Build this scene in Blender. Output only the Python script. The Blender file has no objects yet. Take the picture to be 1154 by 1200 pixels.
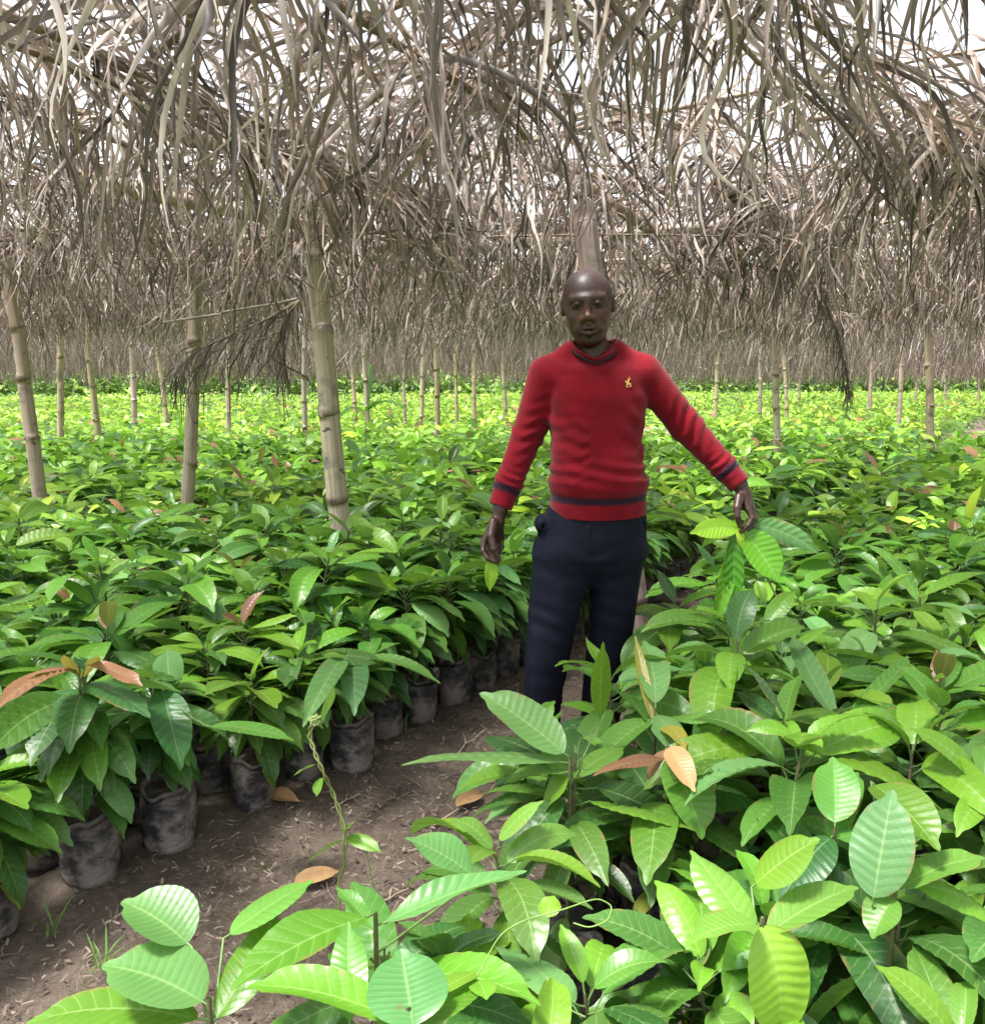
import bpy, math, random
import numpy as np
from mathutils import Vector
from mathutils.bvhtree import BVHTree
R = math.radians
rng = np.random.default_rng(7)
random.seed(7)
sc = bpy.context.scene
COL = sc.collection

# ---------------------------------------------------------------- camera
H, F, PITCH = 1.39, 1050.0, R(8.4)
cP, sP = math.cos(PITCH), math.sin(PITCH)
cam = bpy.data.cameras.new('camera'); camo = bpy.data.objects.new('camera', cam); COL.objects.link(camo)
camo.location = (0, 0, H); camo.rotation_euler = (R(90) - PITCH, 0, 0)
cam.sensor_fit = 'HORIZONTAL'; cam.sensor_width = 36; cam.lens = F / 1154 * 36
cam.clip_start = 0.05; cam.clip_end = 500
sc.camera = camo

def ray(px, py):
    a, b = (px - 577) / F, (py - 600) / F
    return np.array([a, cP - b * sP, -sP - b * cP])
def at_y(px, py, Y):                       # point at distance Y in front of the camera
    d = ray(px, py); return np.array([0, 0, H]) + d * (Y / d[1])
def at_z(px, py, z):                       # point at height z
    d = ray(px, py); return np.array([0, 0, H]) + d * ((z - H) / d[2])
U_ = np.array([.544, .839]); N_ = np.array([.839, -.544])   # along the path / across it
def st(s, t): return N_ * s + U_ * t

# ---------------------------------------------------------------- helpers
def tag(o, label=None, cat=None, group=None, kind=None):
    if label: o['label'] = label
    if cat: o['category'] = cat
    if group: o['group'] = group
    if kind: o['kind'] = kind
    return o
def empty(name, loc, rz=0.0):
    o = bpy.data.objects.new(name, None); COL.objects.link(o)
    o.location = loc; o.rotation_euler = (0, 0, rz); o.empty_display_size = .1
    return o
def mesh_data(name, V, Q, uv=None, col=None, smooth=True, mats=(), T=None):
    """V (n,3); Q (m,4) quads; T (k,3) triangles; uv, col per vertex"""
    me = bpy.data.meshes.new(name)
    V = np.asarray(V, np.float32); Q = np.asarray(Q, np.int32).reshape(-1, 4)
    nq = len(Q); loops = Q.ravel(); starts = np.arange(nq, dtype=np.int32) * 4; tot = np.full(nq, 4, np.int32)
    if T is not None and len(T):
        T = np.asarray(T, np.int32)
        starts = np.concatenate([starts, nq * 4 + np.arange(len(T), dtype=np.int32) * 3])
        tot = np.concatenate([tot, np.full(len(T), 3, np.int32)]); loops = np.concatenate([loops, T.ravel()])
    me.vertices.add(len(V)); me.vertices.foreach_set('co', V.ravel())
    me.loops.add(len(loops)); me.loops.foreach_set('vertex_index', loops.astype(np.int32))
    me.polygons.add(len(starts)); me.polygons.foreach_set('loop_start', starts.astype(np.int32))
    me.polygons.foreach_set('loop_total', tot)
    me.polygons.foreach_set('use_smooth', np.full(len(starts), smooth, bool))
    if uv is not None:
        l = me.uv_layers.new(name='UVMap'); l.data.foreach_set('uv', np.asarray(uv, np.float32)[loops].ravel())
    if col is not None:
        a = me.color_attributes.new('tone', 'FLOAT_COLOR', 'POINT')
        c = np.ones((len(V), 4), np.float32); c[:, :3] = col; a.data.foreach_set('color', c.ravel())
    for m in mats: me.materials.append(m)
    me.update(calc_edges=True); me.validate()
    return me
def link(name, me, parent=None, loc=(0, 0, 0)):
    o = bpy.data.objects.new(name, me); COL.objects.link(o); o.location = loc
    if parent is not None: o.parent = parent
    return o
def grid_quads(nu, nv, n=1, wrap=False):
    """quads of n separate grids of nu x nv points; wrap closes the v direction"""
    i = np.arange(nu - 1)[:, None]; j = np.arange(nv if wrap else nv - 1)[None, :]
    j2 = (j + 1) % nv
    q = np.stack([i * nv + j, (i + 1) * nv + j, (i + 1) * nv + j2, i * nv + j2], -1).reshape(-1, 4)
    return (q[None] + (np.arange(n) * nu * nv)[:, None, None]).reshape(-1, 4)
def tube(pts, rad, nv=8):
    """swept tube; returns V, Q"""
    pts = np.asarray(pts, float); rad = np.broadcast_to(np.asarray(rad, float), (len(pts),))
    t = np.gradient(pts, axis=0); t /= np.linalg.norm(t, axis=1)[:, None] + 1e-9
    a = np.array([0., 0, 1]) if abs(t[0, 2]) < .8 else np.array([1., 0, 0])
    n = np.cross(t, a); n /= np.linalg.norm(n, axis=1)[:, None] + 1e-9
    b = np.cross(t, n); th = np.linspace(0, 2 * np.pi, nv, endpoint=False)
    V = pts[:, None] + rad[:, None, None] * (np.cos(th)[None, :, None] * n[:, None] + np.sin(th)[None, :, None] * b[:, None])
    return V.reshape(-1, 3), grid_quads(len(pts), nv, wrap=True)
def merge(lst):
    """list of dicts V,Q,uv,col -> one"""
    off = 0; V = []; Q = []; UV = []; C = []
    for d in lst:
        V.append(d['V']); Q.append(d['Q'] + off); off += len(d['V'])
        UV.append(d.get('uv', np.zeros((len(d['V']), 2)))); C.append(np.broadcast_to(d.get('col', (1, 1, 1)), (len(d['V']), 3)))
    return dict(V=np.concatenate(V), Q=np.concatenate(Q), uv=np.concatenate(UV), col=np.concatenate(C))
def to_me(name, d, mat, smooth=True): return mesh_data(name, d['V'], d['Q'], d['uv'], d['col'], smooth, (mat,))

# ---------------------------------------------------------------- materials
class NT:
    def __init__(s, name):
        s.m = bpy.data.materials.new(name); s.m.use_nodes = True; s.t = s.m.node_tree; s.t.nodes.clear()
        s.out = s.n('ShaderNodeOutputMaterial')
    def n(s, typ, **kw):
        x = s.t.nodes.new(typ)
        for k, v in kw.items():
            if k.startswith('i_'):
                key = k[2:]; key = int(key) if key.isdigit() else key.replace('_', ' ')
                s.set(x.inputs[key], v)
            else: setattr(x, k, v)
        return x
    def set(s, sock, v):
        if isinstance(v, bpy.types.NodeSocket): s.t.links.new(v, sock)
        elif isinstance(v, bpy.types.Node): s.t.links.new(v.outputs[0], sock)
        else:
            if sock.type == 'RGBA' and len(v) == 3: v = (*v, 1)
            sock.default_value = v
    def math(s, op, a, b=0.0, c=0.0):
        x = s.n('ShaderNodeMath', operation=op); s.set(x.inputs[0], a); s.set(x.inputs[1], b)
        s.set(x.inputs[2], c); return x.outputs[0]
    def mix(s, f, a, b, mode='MIX'):
        x = s.n('ShaderNodeMix', data_type='RGBA', blend_type=mode); s.set(x.inputs[0], f); s.set(x.inputs[6], a); s.set(x.inputs[7], b)
        return x.outputs[2]
    def noise(s, vec, scale, detail=4, rough=.55, out='Fac'):
        x = s.n('ShaderNodeTexNoise'); s.set(x.inputs['Scale'], scale); s.set(x.inputs['Detail'], detail)
        s.set(x.inputs['Roughness'], rough)
        if vec is not None: s.set(x.inputs['Vector'], vec)
        return x.outputs[out]
    def ramp(s, f, stops):
        x = s.n('ShaderNodeValToRGB'); s.set(x.inputs[0], f); e = x.color_ramp.elements
        while len(e) < len(stops): e.new(.5)
        for k, (p, c) in enumerate(stops): e[k].position = p; e[k].color = (*c, 1) if len(c) == 3 else c
        return x.outputs[0]
    def smooth(s, x, a, b):
        m = s.n('ShaderNodeMapRange', interpolation_type='SMOOTHSTEP'); s.set(m.inputs[0], x)
        m.inputs[1].default_value = a; m.inputs[2].default_value = b; return m.outputs[0]
    def bump(s, h, strength=.5, dist=.01, nrm=None):
        b = s.n('ShaderNodeBump'); s.set(b.inputs['Height'], h); b.inputs['Strength'].default_value = strength
        b.inputs['Distance'].default_value = dist
        if nrm is not None: s.set(b.inputs['Normal'], nrm)
        return b.outputs[0]
    def scalev(s, v, sx, sy, sz):
        x = s.n('ShaderNodeMapping'); s.set(x.inputs[0], v); x.inputs['Scale'].default_value = (sx, sy, sz); return x.outputs[0]
    def pbsdf(s, **kw):
        return s.n('ShaderNodeBsdfPrincipled', **{'i_' + k: v for k, v in kw.items()})
    def done(s, sh): s.t.links.new(sh.outputs[0], s.out.inputs['Surface']); return s.m

def leaf_material():
    t = NT('leaf'); tc = t.n('ShaderNodeTexCoord'); uv = tc.outputs['UV']
    sp = t.n('ShaderNodeSeparateXYZ'); t.set(sp.inputs[0], uv); u, v = sp.outputs[0], sp.outputs[1]   # v in -1..1
    av = t.math('ABSOLUTE', v)
    lat = t.math('FRACT', t.math('MULTIPLY', t.math('SUBTRACT', u, t.math('MULTIPLY', av, .13)), 11.0))
    lat = t.math('ABSOLUTE', t.math('SUBTRACT', lat, .5))
    vein = t.math('SUBTRACT', 1.0, t.smooth(lat, 0.0, .09))
    mid = t.math('SUBTRACT', 1.0, t.smooth(av, .015, .06))
    allv = t.math('MAXIMUM', t.math('MULTIPLY', vein, .6), mid)
    base = t.n('ShaderNodeAttribute', attribute_name='tone').outputs['Color']
    oi = t.n('ShaderNodeObjectInfo').outputs['Random']
    nz = t.noise(tc.outputs['Object'], 9.0, 3)
    hsv = t.n('ShaderNodeHueSaturation'); t.set(hsv.inputs['Color'], base)
    t.set(hsv.inputs['Hue'], t.math('ADD', .480, t.math('MULTIPLY', oi, .030)))
    t.set(hsv.inputs['Value'], t.math('ADD', .78, t.math('MULTIPLY', nz, .5)))
    c = t.mix(t.math('MULTIPLY', allv, .65), hsv.outputs[0], t.mix(.5, hsv.outputs[0], (.46, .58, .24)))
    spots = t.smooth(t.noise(tc.outputs['Object'], 55.0, 2), .70, .76)
    c = t.mix(t.math('MULTIPLY', spots, .45), c, (.22, .16, .07))
    rim = t.math('MULTIPLY', t.smooth(av, .80, .98), t.smooth(t.noise(tc.outputs['Object'], 14.0, 3), .54, .64)); c = t.mix(t.math('MULTIPLY', rim, .7), c, (.26, .17, .06))
    back = t.n('ShaderNodeNewGeometry').outputs['Backfacing']
    c = t.mix(t.math('MULTIPLY', back, .3), c, (.16, .28, .09))
    bm = t.bump(allv, -.9, .004); bm = t.bump(t.noise(tc.outputs['Object'], 70.0, 3), .18, .004, bm)
    rough = t.math('ADD', .26, t.math('MULTIPLY', t.noise(tc.outputs['Object'], 20.0, 3), .22))
    p = t.pbsdf(Base_Color=c, Roughness=rough, Normal=bm, Specular_IOR_Level=.5)
    tr = t.n('ShaderNodeBsdfTranslucent', i_Color=t.mix(.35, c, (.26, .50, .03), 'MIX'), i_Normal=bm)
    mx = t.n('ShaderNodeMixShader'); mx.inputs[0].default_value = .34
    t.t.links.new(p.outputs[0], mx.inputs[1]); t.t.links.new(tr.outputs[0], mx.inputs[2])
    return t.done(mx)
def palm_material():
    t = NT('dry palm'); base = t.n('ShaderNodeAttribute', attribute_name='tone').outputs['Color']
    tc = t.n('ShaderNodeTexCoord')
    nz = t.noise(t.scalev(tc.outputs['Object'], 1, 1, .4), 30.0, 3)
    c = t.mix(1.0, base, t.ramp(nz, [(.25, (.55, .52, .5)), (.75, (1.25, 1.2, 1.15))]), 'MULTIPLY')
    p = t.pbsdf(Base_Color=c, Roughness=.5, Normal=t.bump(nz, .3, .004), Specular_IOR_Level=.5)
    tr = t.n('ShaderNodeBsdfTranslucent', i_Color=t.mix(.5, c, (.42, .36, .30)))
    mx = t.n('ShaderNodeMixShader'); mx.inputs[0].default_value = .2
    t.t.links.new(p.outputs[0], mx.inputs[1]); t.t.links.new(tr.outputs[0], mx.inputs[2])
    return t.done(mx)
def bamboo_material():
    t = NT('bamboo'); tc = t.n('ShaderNodeTexCoord'); base = t.n('ShaderNodeAttribute', attribute_name='tone').outputs['Color']
    str_ = t.noise(t.scalev(tc.outputs['UV'], 26, 1.3, 1), 1.0, 5, .6)
    blot = t.noise(tc.outputs['Object'], 6.0, 5, .65)
    c = t.mix(1.0, base, t.ramp(str_, [(.3, (.55, .5, .44)), (.7, (1.2, 1.15, 1.05))]), 'MULTIPLY')
    c = t.mix(t.smooth(blot, .52, .68), c, (.19, .17, .145))
    c = t.mix(t.smooth(t.noise(tc.outputs['Object'], 17.0, 3), .66, .72), c, (.07, .06, .05))
    p = t.pbsdf(Base_Color=c, Roughness=.5, Normal=t.bump(str_, .25, .004))
    return t.done(p)
def soil_material():
    t = NT('soil'); tc = t.n('ShaderNodeTexCoord'); o = tc.outputs['Object']
    a = t.noise(o, 2.2, 6, .6); b = t.noise(o, 38.0, 6, .7); f = t.noise(t.scalev(o, 1, 3, 1), 90.0, 4, .7)
    c = t.ramp(a, [(.3, (.095, .070, .053)), (.5, (.23, .178, .140)), (.72, (.37, .295, .235))])
    c = t.mix(t.smooth(b, .45, .75), c, (.37, .29, .23))
    c = t.mix(t.smooth(f, .60, .68), c, (.36, .29, .22))
    c = t.mix(t.smooth(b, .38, .28), c, (.035, .022, .015))
    c = t.mix(t.math('MULTIPLY', t.smooth(t.noise(o, 5.5, 4), .62, .72), .5), c, (.06, .10, .02))
    h = t.math('ADD', t.math('MULTIPLY', b, 1.0), t.math('MULTIPLY', f, .6))
    return t.done(t.pbsdf(Base_Color=c, Roughness=.92, Normal=t.bump(h, 1.0, .035), Specular_IOR_Level=.2))
def bag_material():
    t = NT('polybag'); tc = t.n('ShaderNodeTexCoord'); o = tc.outputs['Object']
    a = t.noise(o, 9.0, 5, .65); b = t.noise(t.scalev(o, 1, 1, 1.7), 26.0, 5)
    sx = t.n('ShaderNodeSeparateXYZ'); t.set(sx.inputs[0], o)
    c = t.mix(t.smooth(a, .40, .60), (.032, .033, .038), (.24, .205, .185))
    c = t.mix(t.math('MULTIPLY', t.smooth(b, .5, .75), .4), c, (.23, .19, .165))
    rough = t.math('ADD', .38, t.math('MULTIPLY', t.smooth(a, .4, .6), .45))
    return t.done(t.pbsdf(Base_Color=c, Roughness=rough, Normal=t.bump(b, .7, .012)))
def plain(name, colr, rough=.6, noise_scale=30, var=.35, bump=.2, metallic=0.0, attr=False, spec=.5):
    t = NT(name); o = t.n('ShaderNodeTexCoord').outputs['Object']; nz = t.noise(o, noise_scale, 4)
    base = t.n('ShaderNodeAttribute', attribute_name='tone').outputs['Color'] if attr else colr
    c = t.mix(1.0, base, t.ramp(nz, [(.2, (1 - var,) * 3), (.8, (1 + var,) * 3)]), 'MULTIPLY')
    return t.done(t.pbsdf(Base_Color=c, Roughness=rough, Metallic=metallic, Normal=t.bump(nz, bump, .006), Specular_IOR_Level=spec))
M_LEAF, M_PALM, M_BAM, M_SOIL, M_BAG = leaf_material(), palm_material(), bamboo_material(), soil_material(), bag_material()
M_STEM = plain('stem', (.09, .10, .035), .6, 60, attr=True)
M_LITTER = plain('litter', (.2, .15, .1), .85, 40, attr=True)

# ---------------------------------------------------------------- leaves
def leaves(P, az, el, droop, L, W, roll, fold, tone, nu, nv, quilt=1.0, twist=None, seed=0):
    P = np.atleast_2d(P); n = len(P); rg = np.random.default_rng(seed)
    f = lambda x: np.broadcast_to(np.asarray(x, float), (n,))
    az, el, droop, L, W, roll, fold = map(f, (az, el, droop, L, W, roll, fold))
    twist = f(0 if twist is None else twist)
    u = np.linspace(0, 1, nu); v = np.linspace(-1, 1, nv)
    e = el[:, None] - droop[:, None] * (u ** 1.15)[None]
    bend = (rg.normal(0, .18, n))[:, None] * u[None]
    a = az[:, None] + bend
    T = np.stack([np.cos(e) * np.cos(a), np.cos(e) * np.sin(a), np.sin(e)], -1)
    step = (L / (nu - 1))[:, None, None]
    Mid = np.concatenate([np.zeros((n, 1, 3)), np.cumsum((T[:, 1:] + T[:, :-1]) / 2 * step, 1)], 1) + P[:, None]
    S0 = np.stack([-np.sin(a), np.cos(a), np.zeros_like(a)], -1); N0 = np.cross(T, S0)
    rr = roll[:, None] + twist[:, None] * u[None]
    S = S0 * np.cos(rr)[..., None] + N0 * np.sin(rr)[..., None]; Nn = np.cross(T, S)
    # outline: obovate-elliptic with a drawn-out tip
    w = u ** .62 * (1 - u) ** .80; w = w / w.max(); w = w * (1 - .42 * np.exp(-((u - .91) / .06) ** 2)); w[-1] = .004; w[0] = .03
    ww = W[:, None] * .5 * w[None]
    av = np.abs(v)
    vn = 11.0
    ku = rg.uniform(.8, 1.25, n)
    ph = (u[None, :, None] * ku[:, None, None] - .13 * av[None, None]) * vn * 2 * np.pi
    q = quilt * .0052 * (np.cos(ph)) * (av * (1.0 - av * .93) * 3.2)[None, None] * w[None, :, None] * (L / .25)[:, None, None]
    wave = (rg.uniform(.0, .0055, n))[:, None, None] * np.sin(u[None, :, None] * rg.uniform(4, 9, n)[:, None, None] + (v > 0)[None, None] * 2.0 + rg.uniform(0, 6, n)[:, None, None]) * (av ** 2)[None, None]
    fo = fold[:, None, None]; curve = rg.uniform(-.25, .35, n)[:, None, None]
    wid = ww[..., None] * v[None, None]
    up = np.abs(wid) * np.sin(fo) - curve * (wid ** 2) / (W[:, None, None] * .5) + (q + wave) * np.minimum(1, ww[..., None] / .02)
    V = Mid[:, :, None] + S[:, :, None] * (wid * np.cos(fo))[..., None] + Nn[:, :, None] * up[..., None]
    uv = np.broadcast_to(np.stack(np.meshgrid(u, v, indexing='ij'), -1)[None], (n, nu, nv, 2)).reshape(-1, 2)
    uv = uv.reshape(n, -1, 2).copy(); uv[..., 0] *= ku[:, None]; uv = uv.reshape(-1, 2)
    col = np.repeat(np.broadcast_to(np.asarray(tone, float), (n, 3)), nu * nv, 0)
    return dict(V=V.reshape(-1, 3), Q=grid_quads(nu, nv, n), uv=uv, col=col)
MAT = np.array([.030, .108, .027]); MID = np.array([.090, .235, .034]); LIME = np.array([.135, .33, .026])
PALE = np.array([.14, .33, .10]); BRONZE = np.array([.27, .13, .07]); YEL = np.array([.42, .40, .06]); DRY = np.array([.42, .25, .11])
def tones(n, rg, young=.25):
    k = rg.random(n)[:, None]; c = MAT * (1 - k) + MID * k
    y = rg.random(n)
    c = np.where((y < young)[:, None], LIME * .55 + c * .45, c)
    c = np.where(((y > .93) & (y < .98))[:, None], PALE, c)
    return c * rg.uniform(.8, 1.2, n)[:, None]

def leaf_from(B, T, W, tone, droop=.5, roll=0., fold=.25, nu=34, nv=9, seed=1, quilt=1.0, twist=0., nrm=None):
    B = np.asarray(B, float); T = np.asarray(T, float); d = T - B; D = np.linalg.norm(d)
    az = math.atan2(d[1], d[0]); chord = math.asin(d[2] / D); L = D / max(.6, np.sinc(droop / 2 / np.pi))
    if nrm is not None:
        t_ = d / D; s0 = np.array([-math.sin(az), math.cos(az), 0]); n0 = np.cross(t_, s0); roll = math.atan2(-float(nrm @ s0), float(nrm @ n0))
    return leaves(B[None], az, chord + droop / 2, droop, L, W, roll, fold, tone, nu, nv, quilt, twist, seed)

def seedling_parts(seed, nu=34, nv=7, small=1.0, young=.25, flush=0, side=None, more=0):
    """foliage and stem of one cacao seedling standing in its bag (origin on the ground)"""
    rg = np.random.default_rng(seed)
    Ht = rg.uniform(.40, .56) * small; z0 = .19
    lean = rg.normal(0, .035, 2)
    nl = int(rg.integers(21, 28)) + more; phi = rg.uniform(0, 6.28)
    k = np.arange(nl) / (nl - 1)
    zs = z0 + (.09 if side is None else .055) + (Ht - z0 - .03) * (k ** .62)
    fr = (zs - z0) / (Ht)
    pts = np.stack([lean[0] * fr * 2, lean[1] * fr * 2, zs], -1)
    az = phi + np.arange(nl) * 2.4 + rg.normal(0, .35, nl)
    if side is not None: az = np.where(rg.random(nl) < .5, side + rg.normal(0, .75, nl), az)
    el = np.interp(k, [0, .5, .85, 1], [-.15 if side is None else -.4, .05, .35, .9]) + rg.normal(0, .22, nl)
    L = np.interp(k, [0, .35, .8, 1], [.13, .20, .22, .12]) * rg.uniform(.75, 1.28, nl) * small * (1 if side is None else 1.08)
    W = L * rg.uniform(.32, .42, nl)
    pet = L * .13 + .012
    dirs = np.stack([np.cos(az) * np.cos(el + .3), np.sin(az) * np.cos(el + .3), np.sin(el + .3)], -1)
    base = pts + dirs * pet[:, None]
    c = tones(nl, rg, young * .6); top = k > .72
    c = np.where((top & (rg.random(nl) < young * 2.2))[:, None], LIME * rg.uniform(.75, 1.1, nl)[:, None], c)
    if flush: c[-flush:] = BRONZE * rg.uniform(.7, 1.2, flush)[:, None]
    c[0] = c[0] * .5 + YEL * .5 if rg.random() < .3 else c[0]
    fol = leaves(base, az, el, rg.uniform(.5, 1.25, nl), L, W, rg.normal(0, .28, nl), rg.uniform(.05, .4, nl), c, nu, nv, 1.0, rg.normal(0, .25, nl), seed)
    zz = np.linspace(z0, pts[-1, 2] + .01, 7); fz = (zz - z0) / Ht
    sv, sq = tube(np.stack([lean[0] * fz * 2, lean[1] * fz * 2, zz], -1), np.linspace(.0055, .003, 7), 6)
    L_ = [dict(V=sv, Q=sq, col=(.10, .085, .045))]
    for a, b in zip(pts, base):
        v, q = tube([a, (a + b) / 2 + [0, 0, -.002], b + (b - a) * .05], [.0022, .0017, .0019], 5); L_.append(dict(V=v, Q=q, col=(.10, .17, .045)))
    return fol, merge(L_)
def bag_mesh(seed, r=.078, h=.2):
    rg = np.random.default_rng(seed); nz, nt = 16, 32; th = np.linspace(0, 2 * np.pi, nt, endpoint=False)
    z = np.linspace(0, h, nz); prof = np.interp(z / h, [0, .05, .3, .8, 1], [.80, .97, 1.03, 1.0, .96]) * r
    rr = prof[:, None] * (1 + .035 * np.sin(3 * th + rg.uniform(0, 6))[None] * np.sin(z / h * 3 + 1)[:, None]
        + .022 * np.sin(7 * th[None] + z[:, None] * 30 + rg.uniform(0, 6)) + .022 * np.sin(12 * th[None] - z[:, None] * 75 + 2 * np.sin(th * 2)[None]) + .02 * np.abs(np.sin(z[:, None] * 48 + th[None] * 1.5)) ** 3)
    rim = np.sin(th * 2 + rg.uniform(0, 6)) * .012 + np.sin(th * 5 + rg.uniform(0, 6)) * .006
    Z = z[:, None] + (z / h)[:, None] ** 3 * rim[None]
    X = rr * np.cos(th); Y = rr * np.sin(th)
    V = np.stack([X, Y, Z], -1)
    fold_ = np.stack([X[-1] * 1.05, Y[-1] * 1.05, Z[-1] - .016], -1)[None]          # rim folded outward
    inner = np.stack([X[-1] * .93, Y[-1] * .93, Z[-1] - .03], -1)[None]
    V = np.concatenate([inner, np.stack([X[-1] * .95, Y[-1] * .95, Z[-1]], -1)[None], np.stack([X[-1]*1.02, Y[-1]*1.02, Z[-1]+.002], -1)[None], fold_, V[::-1][1:]])
    n = len(V); return mesh_data('polybag', V.reshape(-1, 3), grid_quads(n, nt, wrap=True), smooth=True, mats=(M_BAG,))
def soil_mesh():
    nt = 24; th = np.linspace(0, 2 * np.pi, nt, endpoint=False); rr = np.linspace(.002, .076, 6)
    V = np.stack([rr[:, None] * np.cos(th), rr[:, None] * np.sin(th), .178 + .006 * np.sin(th * 3 + rr[:, None] * 90) - rr[:, None] * .1 + .008], -1)
    return mesh_data('soil', V.reshape(-1, 3), grid_quads(6, nt, wrap=True), mats=(M_SOIL,))
# ---------------------------------------------------------------- ground
def sheet(name, x0, x1, y0, y1, nx, ny, fn, mat):
    X, Y = np.meshgrid(np.linspace(x0, x1, nx), np.linspace(y0, y1, ny), indexing='ij')
    V = np.stack([X, Y, fn(X, Y)], -1).reshape(-1, 3)
    q = grid_quads(nx, ny); return mesh_data(name, V, q[:, ::1], mats=(mat,))
me = sheet('ground', -260, 260, -60, 430, 40, 40, lambda x, y: x * 0 - .03, plain('ground far', (.05, .11, .02), .95, 1.2))
tag(link('ground', me), 'green grassy ground reaching away beyond the nursery beds', kind='structure')
def bumps(x, y):
    z = np.zeros_like(x); rg = np.random.default_rng(3)
    for k in range(26):
        a = rg.uniform(0, 6.28); fq = 2 ** rg.uniform(1, 5.6); z += np.sin((x * np.cos(a) + y * np.sin(a)) * fq + rg.uniform(0, 6)) / fq * .022
    return z
me = sheet('bed_ground', -32, 40, .2, 66, 90, 90, lambda x, y: x * 0 - .012, M_SOIL)
tag(link('bed_ground', me), 'bare brown soil under the seedling beds', kind='structure')
S, T = np.meshgrid(np.linspace(-2.35, -.6, 130), np.linspace(0.2, 14, 900), indexing='ij')
X = N_[0] * S + U_[0] * T; Y = N_[1] * S + U_[1] * T
Z = bumps(X, Y) * .55 + .007 * np.sin(X * 31 + 2 * np.sin(Y * 17)) * np.sin(Y * 27 + 2 * np.sin(X * 13)) * .5 + .004 - .012 * np.exp(-((S + 1.65) / .25) ** 2)
Z = np.maximum(Z, -.008)
V = np.stack([X, Y, Z], -1).reshape(-1, 3)
tag(link('path', mesh_data('path', V, grid_quads(130, 900)[:, ::-1], mats=(M_SOIL,))), 'trodden brown soil path with dry litter between the beds', kind='structure')

# litter on the path: straw, chips, rotten leaf bits
def litter(n, seed, smin, smax, tmin, tmax, lmin, lmax, w):
    rg = np.random.default_rng(seed); s = rg.uniform(smin, smax, n); t = rg.uniform(tmin, tmax, n) ** 1.0
    c = N_[None] * s[:, None] + U_[None] * t[:, None]; a = rg.uniform(0, np.pi, n); L = rg.uniform(lmin, lmax, n)
    W = rg.uniform(.3, 1, n) * w; z = np.maximum(bumps(c[:, 0], c[:, 1]) * .55, -.008) + .008 + rg.uniform(0, .004, n)
    tt = np.linspace(-.5, .5, 4); bend = rg.normal(0, .25, n)
    px = c[:, 0, None] + np.cos(a)[:, None] * tt * L[:, None] - np.sin(a)[:, None] * bend[:, None] * (tt ** 2) * L[:, None]
    py = c[:, 1, None] + np.sin(a)[:, None] * tt * L[:, None] + np.cos(a)[:, None] * bend[:, None] * (tt ** 2) * L[:, None]
    pz = z[:, None] + rg.uniform(-.006, .012, n)[:, None] * (tt + .5)
    sx, sy = -np.sin(a)[:, None] * W[:, None] / 2, np.cos(a)[:, None] * W[:, None] / 2
    V = np.stack([np.stack([px - sx, py - sy, pz], -1), np.stack([px, py, pz + .0022 + W[:, None] * .25], -1), np.stack([px + sx, py + sy, pz], -1)], 2)
    base = np.array([[.25, .20, .16], [.16, .12, .09], [.12, .09, .068], [.055, .042, .034], [.19, .15, .115]])[rg.integers(0, 5, n)]
    return dict(V=V.reshape(-1, 3), Q=grid_quads(4, 3, n), col=np.repeat(base, 12, 0), uv=np.zeros((n * 12, 2)))
d = merge([litter(7000, 1, -2.2, -.9, .6, 7, .006, .03, .0028), litter(2600, 2, -2.15, -.9, .6, 6, .006, .02, .009),
           litter(150, 5, -2.1, -.95, .8, 6, .05, .13, .004)])
tag(link('leaf_litter', to_me('leaf_litter', d, M_LITTER)), 'straw bits and crumbled dry leaf litter strewn on the path', 'litter', kind='stuff')

# single twigs and dry leaves lying on the path
def path_z(x, y): return max(float(bumps(np.array([x]), np.array([y]))[0]) * .55, -.008) + .008
TW = [((450,965),(490,945),'thin forked pale twig lying in mid path beside the dark bags'), ((590,985),(680,935),'longest straight twig lying across the path'),
      ((445,1130),(600,1075),'brown stick at the near end of the path by the big round leaves'), ((610,905),(660,870),'short curved twig near the bags before the man'),
      ((500,1085),(560,1060),'small grey twig beside the climbing vine')]
for (p0, p1, lb) in TW:
    p0 = (p0[0] * .86, p0[1] * .98); p1 = (p1[0] * .86, p1[1] * .98)
    a, b = at_z(*p0, .015), at_z(*p1, .015); mids = []
    for k in np.linspace(0, 1, 7):
        m = a * (1 - k) + b * k; m = m + np.array([0, 0, 0]); m[2] = path_z(m[0], m[1]) + .004
        m[:2] += rng.normal(0, .006, 2); mids.append(m)
    v, q = tube(mids, np.linspace(.004, .0022, 7), 6); ds = [dict(V=v, Q=q, col=(.34, .27, .2))]
    m = mids[3]; d2 = (mids[5] - mids[3]); d2 = np.array([d2[0] - d2[1] * .8, d2[1] + d2[0] * .8, 0]) * .7
    v, q = tube([m, m + d2 * .5 + [0, 0, .006], m + d2 + [0, 0, .004]], [.0028, .002, .0014], 6); ds.append(dict(V=v, Q=q, col=(.36, .29, .2)))
    tag(link('twig', to_me('twig', merge(ds), M_LITTER)), lb, 'twig', 'twigs lying on the path')
DL = [(345, 1036, 'curled brown dry leaf lying beside the second large bag from the left', .5), (632, 880, 'dry brown leaf on the path near the man\'s shoe', 1.9),
      (610, 775, 'tan dry leaf on the path left of the man\'s trouser leg', 2.6), (310, 938, 'brown leaf fallen against the bags in mid row', -.3), (535, 945, 'orange brown leaf on soil under the right bed\'s edge', .9)]
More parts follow.
